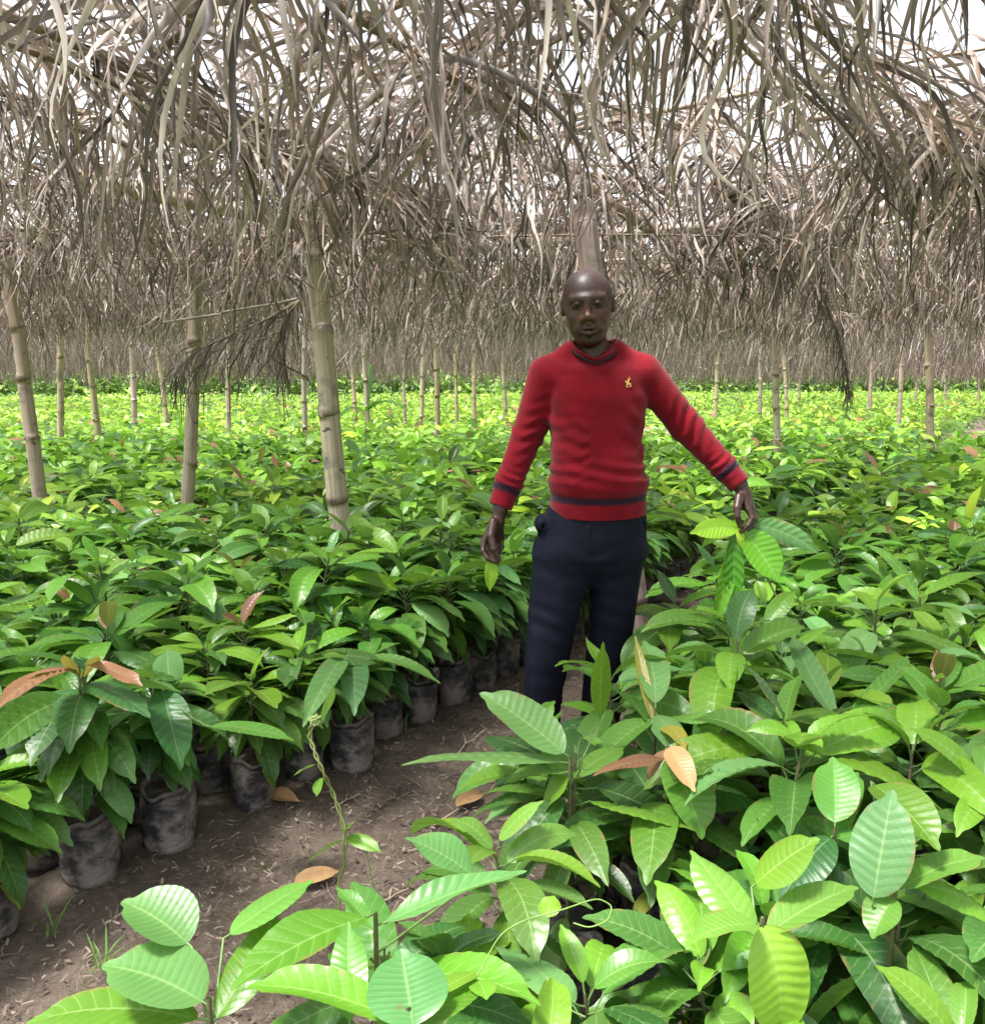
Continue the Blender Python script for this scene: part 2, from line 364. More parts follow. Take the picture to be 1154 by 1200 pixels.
for x, y, lb, az in DL:
    p = at_z(x, y, .015); p[2] = path_z(p[0], p[1]) + .014
    d = leaves(p[None], az, .12, .3, .13, .06, .15, .5, DRY * .75, 22, 7, 1.0, .5, x)
    tag(link('dry_leaf', to_me('dry_leaf', d, M_LITTER)), lb, 'dry leaf', 'dry leaves on the path')
# small grass tufts at the bags
for x, y, lb in [(62, 1095, 'small upright grass tuft by the leftmost bag'), (470, 860, 'fine grass blades beside the bags in mid row'), (120, 1140, 'tiny grass sprout at the near edge of the path')]:
    p = at_z(x, y, .01); n = 9; rg = np.random.default_rng(x)
    d = leaves(np.repeat(p[None], n, 0) + rg.normal(0, .008, (n, 3)) * [1, 1, 0], rg.uniform(0, 6.28, n), rg.uniform(.9, 1.4, n), rg.uniform(.3, 1.2, n), rg.uniform(.05, .12, n), .005, 0, .3, MID * 1.2, 8, 3, 0)
    tag(link('grass_tuft', to_me('grass_tuft', d, M_LEAF)), lb, 'grass tuft', 'grass tufts on the path')

# ---------------------------------------------------------------- bamboo posts and beams
def bamboo_me(A, B, r0, r1, seg=.43, seed=0, nv=18):
    rg = np.random.default_rng(seed); A = np.asarray(A, float); B = np.asarray(B, float); L = np.linalg.norm(B - A)
    ts = [0]; marks = [0.]; x = rg.uniform(.12, seg)
    zs = [(0, 1., 0)]
    while x < L - .05:
        for dx, k, nd in ((-.05, .985, 0), (-.016, 1.0, .0), (-.007, 1.09, .5), (0, 1.05, 1.), (.006, 1.085, .6), (.016, 1.0, .25), (.05, .985, 0)): zs.append((x + dx, k, nd))
        x += seg * rg.uniform(.8, 1.2)
    zs.append((L, 1., 0)); zs = sorted(zs); ax = (B - A) / L
    kn = np.cumsum(rg.normal(0, .004, (len(zs), 2)), 0) * .6
    up = np.array([0, 0, 1.]) if abs(ax[2]) < .8 else np.array([1., 0, 0])
    n = np.cross(ax, up); n /= np.linalg.norm(n); b = np.cross(ax, n)
    P = np.array([A + ax * z[0] for z in zs]) + kn[:, :1] * n + kn[:, 1:] * b
    rad = np.array([(r0 + (r1 - r0) * z[0] / L) * z[1] for z in zs])
    V, Q = tube(P, rad, nv); nd = np.repeat(np.array([z[2] for z in zs]), nv)[:, None]
    along = np.repeat(np.array([z[0] for z in zs]), nv)
    uv = np.stack([np.tile(np.arange(nv) / nv, len(zs)), along], -1)
    tan = np.array([.46, .39, .325]) * rg.uniform(.8, 1.12) * np.array([1, rg.uniform(.95, 1.06), rg.uniform(.85, 1.2)])
    return mesh_data('bamboo', V, Q, uv, tan * (1 - nd) + np.array([.16, .115, .08]) * nd, mats=(M_BAM,))
def base_d(px, py, z=.55): return at_z(px, py, z)
ROOF = 2.32
# px,py of where the post leaves the foliage, x of its axis at a higher picture row, radius, label
POSTS = [
 ((45, 578), (20, 390), .054, 'leaning grey brown bamboo post at far left edge, second nearest on the left'),
 ((222, 582), (229, 395), .050, 'upright tan bamboo post between the left edge post and thick leaning post'),
 ((401, 640), (366, 310), .056, 'thick pale grey bamboo post leaning left, nearest one in front of the left bed'),
 ((912, 525), (910, 420), .046, 'brown bamboo post just right of the raised arm, thicker of its pair'),
 ((922, 490), (918, 420), .044, 'thinner bamboo post right behind the brown post by the arm'),
 ((1092, 527), (1088, 380), .050, 'tallest bamboo post at the right side, thick with dark nodes'),
 ((1054, 495), (1057, 420), .046, 'bamboo post next left of the tallest right side post'),
 ((1017, 490), (1021, 425), .044, 'slender bamboo post between the hanging frond and right side posts'),
 ((838, 491), (840, 435), .046, 'slender bamboo post above the man\'s outstretched forearm'),
 ((890, 490), (891, 440), .042, 'faint thin bamboo post left of the brown pair by the arm'),
 ((1108, 470), (1107, 420), .050, 'far bamboo post just right of the tallest right side post'),
 ((1147, 472), (1148, 420), .050, 'far dark bamboo post at the right picture edge'),
 ((1073, 470), (1075, 420), .050, 'far bamboo post between the two right side posts'),
 ((936, 470), (938, 425), .050, 'far pale bamboo post seen left of the hanging frond'),
 ((512, 508), (510, 430), .048, 'dark straight bamboo post left of the man, with bright node'),
 ((557, 498), (556, 430), .045, 'brown thin bamboo post nearest the man\'s right shoulder on the left'),
 ((493, 498), (495, 435), .042, 'light bamboo post close left of the dark straight one'),
 ((431, 506), (427, 425), .046, 'pale bamboo post next right of the thick leaning post'),
 ((594, 492), (590, 430), .044, 'leaning thin bamboo post just behind the man\'s sleeve'),
 ((474, 497), (474, 440), .036, 'thin bamboo post amid the far posts between pale and light posts'),
 ((536, 495), (534, 440), .036, 'thin bamboo post between the dark straight and brown posts'),
 ((357, 503), (356, 450), .046, 'bamboo post tucked directly behind the thick leaning post'),
 ((268, 505), (268, 450), .044, 'narrow bamboo post under the drooping frond on the left'),
 ((197, 502), (190, 452), .044, 'leaning narrow bamboo post left of the drooping frond'),
 ((158, 505), (156, 452), .052, 'dark bamboo post in the far left, straight and stout'),
 ((114, 515), (108, 460), .050, 'brown leaning bamboo post in the far left behind the edge post'),
 ((71, 518), (71, 460), .048, 'upright dark bamboo post right beside the left edge post'),
 ((417, 492), (414, 452), .046, 'whitish bamboo stub post seen past the thick leaning post'),
]
posts_xy = []
for i, ((bx, by), (ux, uy), r, lb) in enumerate(POSTS):
    P1 = base_d(bx, by); P2 = at_y(ux, uy, P1[1]); ax = (P2 - P1) / (P2[2] - P1[2])
    A = P1 + ax * (0 - P1[2]); B = P1 + ax * (ROOF + .02 - P1[2])
    me = bamboo_me([0, 0, -.05], B - A, r, r * .86, seed=i + 3)
    tag(link('bamboo_post', me, loc=A), lb, 'bamboo post', 'bamboo posts holding up the thatch'); posts_xy.append(A)
# post behind the man
A = at_z(757, 772, 0.0); B = at_y(681, 240, A[1] + .05)
tag(link('bamboo_post', bamboo_me([0, 0, -.05], B - A, .050, .056, seed=50), loc=A), 'smooth pale bamboo post rising straight behind the man\'s head', 'bamboo post', 'bamboo posts holding up the thatch')

k = 0
BEAMS = []
for s, t0, t1, lb in [(-5.6, 3.4, 15, 'long bamboo roof pole farthest out over the left bed'), (-3.05, 2.3, 15, 'long bamboo roof pole over the thick leaning post'),
               (-1.62, 4.6, 16, 'long bamboo roof pole running above the path'), (.3, 1.8, 17, 'long bamboo roof pole over the right bed'), (2.4, 2.4, 18, 'bamboo roof pole farthest out on the right')]:
    a, b = st(s, t0), st(s, t1); BEAMS.append(((a[0], a[1], ROOF + .04), (b[0], b[1], ROOF + .04 + rng.uniform(-.03, .03)), .045, lb))
for t, s0, s1, lb in [(4.9, -7.5, 2.6, 'first bamboo cross pole above the man\'s head'), (6.6, -8.5, 3.5, 'second bamboo cross pole going away'),
                  (9.0, -10, 4.5, 'third bamboo cross pole deep under the thatch'), (11.6, -11, 6, 'farthest bamboo cross pole visible')]:
    a, b = st(s0, t), st(s1, t); BEAMS.append(((a[0], a[1], ROOF - .085), (b[0], b[1], ROOF - .085), .038, lb))
p0, p1 = at_y(95, 208, 4.0), at_y(300, 250, 4.4); BEAMS.append((p0, p1 + (p1 - p0) * .5, .034, 'stout pale bamboo pole slung under the thatch at upper left'))
p0, p1 = at_y(150, 95, 2.9), at_y(345, 150, 3.3); BEAMS.append((p0, p1, .009, 'thin dark stick hanging in the thatch at upper left'))
p0, p1 = at_y(192, 378, 5.2), at_y(350, 352, 5.0); BEAMS.append((p0, p1, .008, 'thin pale stick above the drooping left frond'))
p0, p1 = at_y(600, 165, 4.6), at_y(860, 330, 5.6); BEAMS.append((p0, p1, .036, 'slanting bamboo pole above and right of the man\'s head'))
for i, (a, b, r, lb) in enumerate(BEAMS):
    a = np.array(a); b = np.array(b)
    tag(link('roof_pole', bamboo_me([0, 0, 0], b - a, r, r * .85, seg=.4, seed=90 + i, nv=14), loc=a), lb, 'bamboo pole', 'bamboo poles carrying the thatch')

# ---------------------------------------------------------------- palm thatch
def ribbons(P, D, L, K, W, seed, across=3, grav=1.0, curl=1.0):
    """hanging leaflets: start P, start direction D, length L -> folded ribbons of K segments"""
    rg = np.random.default_rng(seed); n = len(P); d = D / np.linalg.norm(D, axis=1)[:, None]; pos = P.copy(); out = [pos.copy()]; dirs = [d.copy()]
    st_ = (L / K)[:, None]; wob = rg.normal(0, 1, (n, 3)); ph = rg.uniform(0, 6.28, (n, 3)); fq = rg.uniform(2.0, 8.5, (n, 3))
    g = rg.uniform(.32, 1.15, n)[:, None] * grav
    for k in range(K):
        t = k / K
        side = np.sin(ph + fq * t * 1.6) * wob * .98 * curl
        d = d + np.array([[0, 0, -1.]]) * g * (2.6 / K) + side * (2.4 / K); d /= np.linalg.norm(d, axis=1)[:, None]
        pos = pos + d * st_; out.append(pos.copy()); dirs.append(d.copy())
    C = np.stack(out, 1); Dd = np.stack(dirs, 1)
    a = rg.normal(0, 1, (n, 3)); a /= np.linalg.norm(a, axis=1)[:, None]
    s = np.cross(Dd, a[:, None]); s /= np.linalg.norm(s, axis=2)[:, :, None] + 1e-6; nn = np.cross(Dd, s)
    tw = (rg.normal(0, 2.0, n)[:, None] * np.linspace(0, 1, K + 1)[None])[..., None]
    S = s * np.cos(tw) + nn * np.sin(tw); NN = np.cross(Dd, S)
    tt = np.linspace(0, 1, K + 1); prof = np.interp(tt, [0, .12, .5, .85, 1], [.45, 1, .9, .5, .08])
    w = (W[:, None] * prof[None])[..., None] / 2
    if across == 3: V = np.stack([C - S * w, C + NN * w * .4, C + S * w], 2)
    else: V = np.stack([C - S * w, C + S * w], 2)
    base = np.array([[.29, .25, .225], [.11, .09, .08], [.45, .41, .38], [.32, .25, .195], [.055, .045, .040], [.60, .565, .535], [.22, .19, .17]])[rg.integers(0, 7, n)]  # random dry tones, spread widened to paint in shaded undersides and bright glints
    base = base * rg.uniform(.75, 1.2, n)[:, None] * np.array([1.0, .92, .90]) * .92
    return dict(V=V.reshape(-1, 3), Q=grid_quads(K + 1, across, n), col=np.repeat(base, (K + 1) * across, 0), uv=np.zeros((n * (K + 1) * across, 2)))
def rachis(L, seed, sag=.10):
    rg = np.random.default_rng(seed); x = np.linspace(0, L, 16); side = np.cumsum(rg.normal(0, .012, 16)); z = -sag * (x / L) ** 2.2 + rg.uniform(0, .03)
    return np.stack([x, side - side[0], z], -1)
def frond_parts(seed, L=2.3, nl=66, K=9, across=3, wmul=1.0, lmul=1.0, sag=.1, spine=None, grav=1.0):
    rg = np.random.default_rng(seed); c = rachis(L, seed, sag) if spine is None else np.asarray(spine, float)
    v, q = tube(c, np.linspace(.013, .004, len(c)), 6); rach = dict(V=v, Q=q, col=(.30, .23, .16))
    u = np.repeat(np.linspace(.06, 1, nl), 2) + rg.normal(0, .004, nl * 2); u = np.clip(u, 0, 1); keep = rg.random(nl * 2) > .08; u = u[keep]
    sgn = np.tile([1, -1], nl)[keep]; n = len(u); idx = u * (len(c) - 1)
    P = np.stack([np.interp(idx, np.arange(len(c)), c[:, k]) for k in range(3)], -1)
    tg = np.gradient(c, axis=0); tg /= np.linalg.norm(tg, axis=1)[:, None]; tg = np.stack([np.interp(idx, np.arange(len(c)), tg[:, k]) for k in range(3)], -1)
    sd = np.cross(tg, [0, 0, 1.]); sd /= np.linalg.norm(sd, axis=1)[:, None] + 1e-6
    fw = rg.uniform(.25, .9, n)[:, None]
    D = sd * sgn[:, None] * rg.uniform(.5, 1.1, n)[:, None] + tg * fw + np.array([[0, 0, 1.]]) * rg.normal(.05, .3, n)[:, None]
    LL = .59 * lmul * np.interp(u, [0, .2, .6, 1], [.7, 1, .95, .55]) * rg.uniform(.7, 1.25, n)
    rb = ribbons(P, D, LL, K, rg.uniform(.0085, .019, n) * wmul, seed + 1, across, grav)
    return rach, rb
protos = []
for k in range(12):
    ra, rb = frond_parts(200 + k, L=rng.uniform(2.0, 2.7), K=11)
    protos.append((to_me('rachis', ra | dict(uv=np.zeros((len(ra['V']), 2)), col=np.broadcast_to(ra['col'], (len(ra['V']), 3))), M_PALM), to_me('leaflets', rb, M_PALM)))
rg = np.random.default_rng(29)
cand = []
# rows of fronds laid over the poles, overlapping; density falls where the thatch is thin
for t in np.arange(-.6, 60, .48):
    for s in np.arange(-60, 45, .9):
        p = st(s, t) + rg.normal(0, .16, 2)
        x, y = p
        if y < 1.4 or y > (46 if x > 0 else 39) or abs(x) > .60 * y + 1.8: continue
        cand.append((x, y))
cand = np.array(cand); cand = cand[np.argsort(np.hypot(cand[:, 0], cand[:, 1]))]
print('frond places', len(cand))
NEAR = 285
near, far = cand[:NEAR], cand[NEAR:]
for i, (x, y) in enumerate(near):
    a = math.atan2(U_[1], U_[0]) + rg.choice([0, math.pi]) + rg.normal(0, .30) + (math.pi / 2 if rg.random() < .45 else 0)
    e = empty('palm_frond', (x - math.cos(a) * 1.1, y - math.sin(a) * 1.1, ROOF + .0 + rg.uniform(-.14, .16)), a)
    e.rotation_euler = (rg.normal(0, .12), rg.normal(0, .035), a); e.scale = (1, 1, rg.uniform(.85, 1.12) * (.85 if y < 3.2 and -.3 < x < 1.0 else 1))
    lb = 'dry grey palm frond lying in the thatch roof with curled leaflets hanging down'
    tag(e, lb, 'palm frond', 'palm fronds laid over the roof poles')
    ra, lf = protos[i % 12]
    link('rachis', ra, e); link('leaflets', lf, e)
# the rest of the thatch, far off
Ps, Ds, Ls, Ws, Rz = [], [], [], [], []
n = len(far)
for i, (x, y) in enumerate(far):
    dist = y; nl = int(np.clip(42 * 9 / dist, 11, 42)); a = math.atan2(U_[1], U_[0]) + rg.normal(0, .3) + (math.pi / 2 if rg.random() < .5 else 0)
    u = rg.uniform(-1.1, 1.1, nl); ca, sa = math.cos(a), math.sin(a); sg = rg.choice([-1, 1], nl)
    Ps.append(np.stack([x + ca * u, y + sa * u, ROOF + .05 + rg.normal(0, .04, nl)], -1))
    Ds.append(np.stack([-sa * sg * .9 + ca * .5, ca * sg * .9 + sa * .5, rg.normal(0, .3, nl)], -1))
    Ls.append(rg.uniform(.45, .85, nl) * rg.uniform(.6, 1.3) * (1 + .5 * min(1, max(0, (dist - 9) / 16)) + .22 * (dist > 28))); Ws.append(rg.uniform(.012, .022, nl) * max(1, dist / 11) * (.7 if dist > 12 else 1))
P = np.concatenate(Ps); print('far leaflets', len(P))
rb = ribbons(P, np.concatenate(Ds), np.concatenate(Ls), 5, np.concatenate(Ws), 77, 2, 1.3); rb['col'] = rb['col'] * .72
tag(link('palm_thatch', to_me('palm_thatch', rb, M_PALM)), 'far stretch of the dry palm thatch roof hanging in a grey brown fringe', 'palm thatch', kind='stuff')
# two fronds that have slipped down
def slipped(pts, lb, seed, nl, lmul, wmul=.6, grav=1.4):
    pts = np.array(pts); c = np.array([[np.interp(x, np.arange(len(pts)), pts[:, k]) for k in range(3)] for x in np.linspace(0, len(pts) - 1, 20)])
    for _ in range(3): c[1:-1] = (c[:-2] + c[1:-1] * 2 + c[2:]) / 4
    o = c[0].copy(); c = c - o; e = empty('palm_frond', o)
    ra, rb = frond_parts(seed, spine=c, nl=nl, K=12, lmul=lmul, wmul=wmul, grav=grav)
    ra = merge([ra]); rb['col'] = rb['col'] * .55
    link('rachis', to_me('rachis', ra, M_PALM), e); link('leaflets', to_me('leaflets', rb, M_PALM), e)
    tag(e, lb, 'palm frond', 'palm fronds hanging loose below the thatch')
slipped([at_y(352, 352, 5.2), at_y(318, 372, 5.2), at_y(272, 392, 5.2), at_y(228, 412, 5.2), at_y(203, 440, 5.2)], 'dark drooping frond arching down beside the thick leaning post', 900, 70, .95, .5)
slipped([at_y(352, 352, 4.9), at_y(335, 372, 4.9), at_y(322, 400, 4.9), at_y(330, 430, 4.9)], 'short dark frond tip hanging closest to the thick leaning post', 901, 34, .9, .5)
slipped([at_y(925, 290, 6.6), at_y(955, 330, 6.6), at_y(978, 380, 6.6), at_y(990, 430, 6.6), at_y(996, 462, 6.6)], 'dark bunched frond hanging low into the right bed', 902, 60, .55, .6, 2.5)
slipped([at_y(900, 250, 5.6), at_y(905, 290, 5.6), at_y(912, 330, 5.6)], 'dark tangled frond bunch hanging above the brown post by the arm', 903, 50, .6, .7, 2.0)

# ---------------------------------------------------------------- far edge: bushes beyond the roof, wire fence
rg = np.random.default_rng(5); n = 22000
x = rg.uniform(-40, 50, n); y = 66 + np.abs(rg.normal(0, 3.5, n)) - (x < 0) * 12
hh = 2.9 + .5 * np.sin(x * .35) + .5 * np.sin(x * .9 + 1)
z = rg.uniform(0, 1, n) ** .8 * hh
d = leaves(np.stack([x, y, z], -1), rg.uniform(0, 6.28, n), rg.uniform(-.4, .8, n), .8, rg.uniform(.4, .9, n), .32, 0, .2, np.array([.34, .55, .12]) * rg.uniform(.6, 1.5, n)[:, None], 4, 3, 0)
tag(link('hedge_foliage', to_me('hedge_foliage', d, M_LEAF)), 'bright green undergrowth beyond the far end of the thatch', 'undergrowth', kind='stuff')
# ---------------------------------------------------------------- seedlings
def hide_from_lens(x, y): return math.hypot(x, y) < .62
protoS = []; protoE = []
bags = [bag_mesh(300 + k) for k in range(6)]; soilm = soil_mesh()
for k in range(6):
    fo, stm = seedling_parts(500 + k, nu=34, nv=7, young=.25, side=math.atan2(N_[1], N_[0]), more=15); protoE.append((to_me('foliage', fo, M_LEAF), to_me('stem', stm, M_STEM)))
for k in range(22):
    fl = 2 if k == 4 else 0
    fo, stm = seedling_parts(400 + k, nu=34, nv=7, young=.30, flush=fl)
    protoS.append((to_me('foliage', fo, M_LEAF), to_me('stem', stm, M_STEM)))
def put_seedling(x, y, k, label, group, rz, sc_=1.0, bag=None, edge=False):
    e = empty('cacao_seedling', (x, y, 0), rz); e.scale = (sc_, sc_, sc_)
    tag(e, label, 'seedling', group)
    fo, stm = protoE[k % 6] if edge else protoS[k % len(protoS)]
    link('foliage', fo, e); link('stem', stm, e)
    b = link('polybag', bags[(k if bag is None else bag) % 6], e); link('soil', soilm, b)
    b.rotation_euler = (rg.normal(0, .05), rg.normal(0, .05), rg.uniform(0, 6)); b.scale = (rg.uniform(.92, 1.08), rg.uniform(.92, 1.08), rg.uniform(.88, 1.05))
    return e

def hero(px, py, z, leafs, label, seed, stemcol=(.10, .10, .04), extra=True, gap=(0, 0)):
    """a seedling whose apex shows at px,py at height z; leafs: (tip px, tip py, tip z, width, tone, droop, roll[, base px, base py, base z])"""
    A = at_z(px, py, z); g = np.array([A[0] + gap[0], A[1] + gap[1], 0.])
    e = empty('cacao_seedling', g); o = g; ds = []; st_l = []
    zz = np.linspace(.18, z, 8)
    pts = np.stack([np.interp(zz, [.18, z], [g[0], A[0]]), np.interp(zz, [.18, z], [g[1], A[1]]), zz], -1) - o
    v, q = tube(pts, np.linspace(.0055, .0035, 8), 7); st_l.append(dict(V=v, Q=q, col=stemcol))
    for i, l in enumerate(leafs):
        tp = at_z(l[0], l[1], l[2]); W, tone, dr, ro = l[3:7]
        B = at_z(*l[7:10]) if len(l) > 7 else A + np.array([0, 0, -.01 * i])
        d = (tp - B); st0 = B + d * .07
        v, q = tube([pts[-1 - (i % 3)] if len(l) < 8 else pts[-2], (B - o), st0 - o], [.002, .0018, .002], 5); st_l.append(dict(V=v, Q=q, col=(.12, .2, .05)))
        tc_ = np.array([0, 0, H]) - (B + tp) / 2; tc_ /= np.linalg.norm(tc_)
        ds.append(leaf_from(st0 - o, tp - o, W, tone, dr, 0, .18, seed=seed * 10 + i, nu=56, nv=11, quilt=.5, nrm=np.array([0, 0, 1.]) * (1 - ro) + tc_ * ro))
    if extra:
        fo, s2 = seedling_parts(seed, nu=34, nv=7, small=min(1.0, z / .62), young=.15, side=(math.atan2(N_[1], N_[0]) if px < 450 and extra == 'edge' else None), more=(14 if extra == 'edge' else 0))
        keep = len(fo['V']) * 8 // 10 // (34 * 7) * (34 * 7)
        fo = dict(V=fo['V'][:keep], Q=fo['Q'][fo['Q'].max(1) < keep], uv=fo['uv'][:keep], col=fo['col'][:keep]); ds.append(fo); st_l.append(s2)
    link('foliage', to_me('foliage', merge(ds), M_LEAF), e); link('stem', to_me('stem', merge(st_l), M_STEM), e)
    b = link('polybag', bags[seed % 6], e); link('soil', soilm, b)
    tag(e, label, 'seedling', 'cacao seedlings singled out in the beds')
    HERO.append((g[0], g[1])); return e
HERO = []
BRT = LIME * .9; GRN = MID * 1.1; DK = MAT * 1.15; PL = np.array([.115, .275, .075])
hero(668, 888, .62, [(563, 812, .72, .105, PL, .25, .35), (470, 897, .60, .055, PL * .9, .4, 0), (703, 752, .84, .045, BRT * .75, .1, 1.3, 703, 845, .62), (590, 920, .55, .06, GRN, .5, 0), (640, 955, .5, .08, BRT, .6, 0), (735, 880, .58, .07, GRN, .5, 0), (620, 842, .66, .06, GRN, .3, -.3)],
     'seedling with one huge pale oval leaf held up in front of the man\'s shoe', 31)
hero(768, 830, .60, [(768, 752, .68, .085, PL, .2, .3), (800, 888, .55, .075, PL * .9, .5, .2), (690, 905, .52, .08, GRN, .5, 0), (855, 850, .58, .06, GRN, .5, 0), (822, 885, .6, .045, YEL * .8, .5, .2), (738, 745, .72, .03, YEL * .6, .2, .5)],
     'seedling with a broad pale upright leaf before the man\'s further trouser leg', 32)
hero(783, 872, .63, [(806, 930, .58, .055, DRY * 1.5, .4, .5), (760, 915, .55, .03, BRONZE, .6, .2), (822, 985, .48, .11, GRN * 1.1, .6, 0), (700, 915, .6, .05, BRONZE * .8, .5, 0)],
     'seedling carrying a withered tan leaf on the right bed', 33)
hero(893, 1075, .64, [(903, 1215, .47, .105, np.array([.24, .50, .05]), .9, .1), (800, 1095, .66, .06, GRN * 1.2, .3, 0), (962, 985, .72, .08, BRT * .9, .35, .2, 880, 1040, .64), (1010, 1045, .64, .07, GRN, .5, 0), (800, 1000, .66, .07, GRN * 1.2, .4, 0)],
     'seedling with the large lime leaf hanging toward the viewer at bottom centre right', 34)
hero(1050, 1030, .60, [(1045, 925, .72, .10, np.array([.10, .26, .09]), .12, .1, 1022, 1062, .56), (1098, 1000, .64, .085, BRT * .7, .5, .2, 1020, 915, .68), (1150, 1005, .6, .07, GRN, .5, 0), (1020, 1100, .52, .06, GRN, .6, 0)],
     'seedling with a dark ribbed leaf standing straight up at lower right', 35)
hero(978, 970, .60, [(982, 888, .68, .085, GRN * 1.15, .15, 0), (915, 1060, .5, .09, DK, .7, 0), (1040, 985, .58, .07, GRN, .5, 0), (1000, 905, .62, .06, GRN, .4, 0)],
     'seedling with a quilted oval leaf pointing at the sky in the right bed', 36)
hero(245, 1170, .60, [(150, 1052, .66, .10, PL * .95, .3, .1, 225, 1110, .62), (128, 1125, .62, .12, PL, .35, 0), (370, 1035, .66, .08, GRN * 1.2, .35, -.2, 262, 1100, .62), (40, 1195, .52, .09, BRT * .8, .5, 0), (350, 1075, .62, .07, BRT * .7, .4, 0)],
     'seedling with broad pale rounded leaves at the bottom left over the path', 37, extra=False)
hero(440, 1070, .63, [(262, 1155, .62, .09, BRT * .8, .35, 0), (475, 980, .66, .08, PL, .35, .1, 560, 1030, .60), (620, 1025, .64, .055, PL, .3, 0), (395, 1040, .62, .03, GRN, .2, 0)],
     'seedling whose long strap of a leaf crosses the near edge of the path', 38)
hero(478, 1180, .66, [(470, 1112, .70, .10, np.array([.10, .27, .08]), .25, 0, 485, 1210, .64), (408, 1080, .66, .05, GRN * 1.1, .1, 1.1, 410, 1205, .6), (290, 1160, .62, .07, BRT, .5, 0), (560, 1150, .62, .08, BRT * .7, .4, 0)],
     'seedling with a round dull green leaf at the bottom edge left of centre', 39)
hero(410, 765, .43, [(368, 856, .36, .09, PL * .9, .5, .4, 405, 762, .46), (425, 842, .33, .10, np.array([.07, .20, .06]), .8, .5), (515, 805, .38, .08, GRN, .6, 0), (330, 800, .38, .09, GRN, .5, 0), (470, 755, .44, .08, GRN, .4, 0)],
     'edge row seedling with a pale hole-bitten leaf hanging above the vine', 40, extra='edge')
hero(92, 780, .62, [(0, 838, .66, .07, BRONZE * 1.3, .5, .3), (170, 805, .62, .06, BRONZE * 1.35, .45, .1, 100, 778, .66), (45, 795, .68, .04, BRONZE * 1.5, .4, 0), (62, 770, .72, .03, np.array([.5, .25, .06]), .2, 0), (128, 768, .7, .035, np.array([.5, .25, .06]), .3, 0), (175, 845, .55, .1, DK * 1.3, .6, 0), (15, 860, .5, .1, DK * 1.3, .6, 0)],
     'seedling with bronze orange new leaves at the left edge', 41, extra='edge')
hero(190, 800, .51, [(193, 762, .55, .09, PL * .8, .3, .3, 200, 808, .5), (205, 905, .32, .11, DK * 1.4, .8, .3), (340, 878, .40, .09, GRN, .6, 0, 240, 850, .45), (60, 912, .38, .1, GRN, .6, 0)],
     'bushy edge row seedling with one round pale leaf facing the path', 42, extra='edge')
hero(985, 830, .6, [(985, 862, .52, .06, PL, .8, 0), (915, 845, .6, .07, BRT * .6, .4, 0), (1060, 850, .58, .06, GRN, .5, 0), (1110, 780, .6, .05, GRN, .3, 0), (905, 745, .66, .07, PL * .8, .3, 0)],
     'seedling with a small pointed pale leaf in mid right bed', 43)
hero(1078, 700, .62, [(1154, 670, .66, .07, BRT, .3, 0), (1010, 735, .6, .07, GRN, .5, 0), (1150, 725, .6, .06, PL, .4, 0), (1040, 640, .66, .06, GRN, .3, 0)],
     'seedling with a big bright yellow green leaf at the right edge', 44)
hero(428, 480, 1.02, [(445, 455, 1.16, .08, BRT * .7, .3, 0), (470, 490, 1.0, .09, GRN, .5, 0), (440, 480, 1.05, .09, BRT, .4, 0), (400, 500, .9, .08, BRT, .5, 0)],
     'tall leafy seedling poking above the rest behind the thick leaning post', 46, extra=False)
# seedling bent up into the man's fingers
YH = 3.12
def pY(px, py, dy=0.0): return at_y(px, py, YH + dy)
held = empty('cacao_seedling', (0, 0, 0)); g = at_z(938, 775, .40); g = np.array([at_y(938, 775, 2.98)[0], 2.98, 0]); held.location = g
pts = [g + [0, 0, .18], at_y(936, 770, 2.98), at_y(930, 738, 3.0), at_y(912, 705, 3.04), at_y(893, 665, 3.08), at_y(878, 635, 3.11), pY(869, 622)]
pts = np.array(pts); dd = np.linspace(0, 6, 25); pts = np.stack([np.interp(dd, np.arange(7), pts[:, k]) for k in range(3)], -1)
for _ in range(4): pts[1:-1] = (pts[:-2] + 2 * pts[1:-1] + pts[2:]) / 4
v, q = tube(pts - g, np.linspace(.005, .0025, 25), 7)
ll = [(866, 620, 0, 808, 626, .0, .075, np.array([.26, .48, .02]), .45, .2), (862, 622, .01, 832, 738, -.03, .062, np.array([.14, .36, .015]), -.25, 1.1), (860, 626, .0, 858, 722, -.01, .070, np.array([.07, .25, .01]), .15, 1.35),
      (872, 622, .0, 914, 682, -.06, .125, np.array([.14, .38, .02]), .1, -.9), (866, 620, -.01, 868, 642, -.03, .03, np.array([.34, .5, .02]), .3, .8), (880, 614, .05, 958, 648, .0, .085, PL * .8, .5, .1), (888, 636, .06, 938, 644, .0, .05, PL * .8, .5, .2)]
fl = [leaf_from(pY(a, b, c) - g, pY(d_, e_, f_) - g, W, tone, dr, 0, .15, nu=56, nv=11, seed=70 + i, quilt=.6, nrm=np.array([.25 * math.sin(i * 2.3), -1, .35])) for i, (a, b, c, d_, e_, f_, W, tone, dr, ro) in enumerate(ll)]
link('foliage', to_me('foliage', merge(fl), M_LEAF), held); link('stem', to_me('stem', dict(V=v, Q=q, uv=np.zeros((len(v), 2)), col=np.broadcast_to((.06, .09, .04), (len(v), 3))), M_STEM), held)
b = link('polybag', bags[2], held); link('soil', soilm, b); HERO.append((g[0], g[1]))
tag(held, 'tall seedling whose hanging lime top leaves are pinched in the man\'s outstretched hand', 'seedling', 'cacao seedlings singled out in the beds')
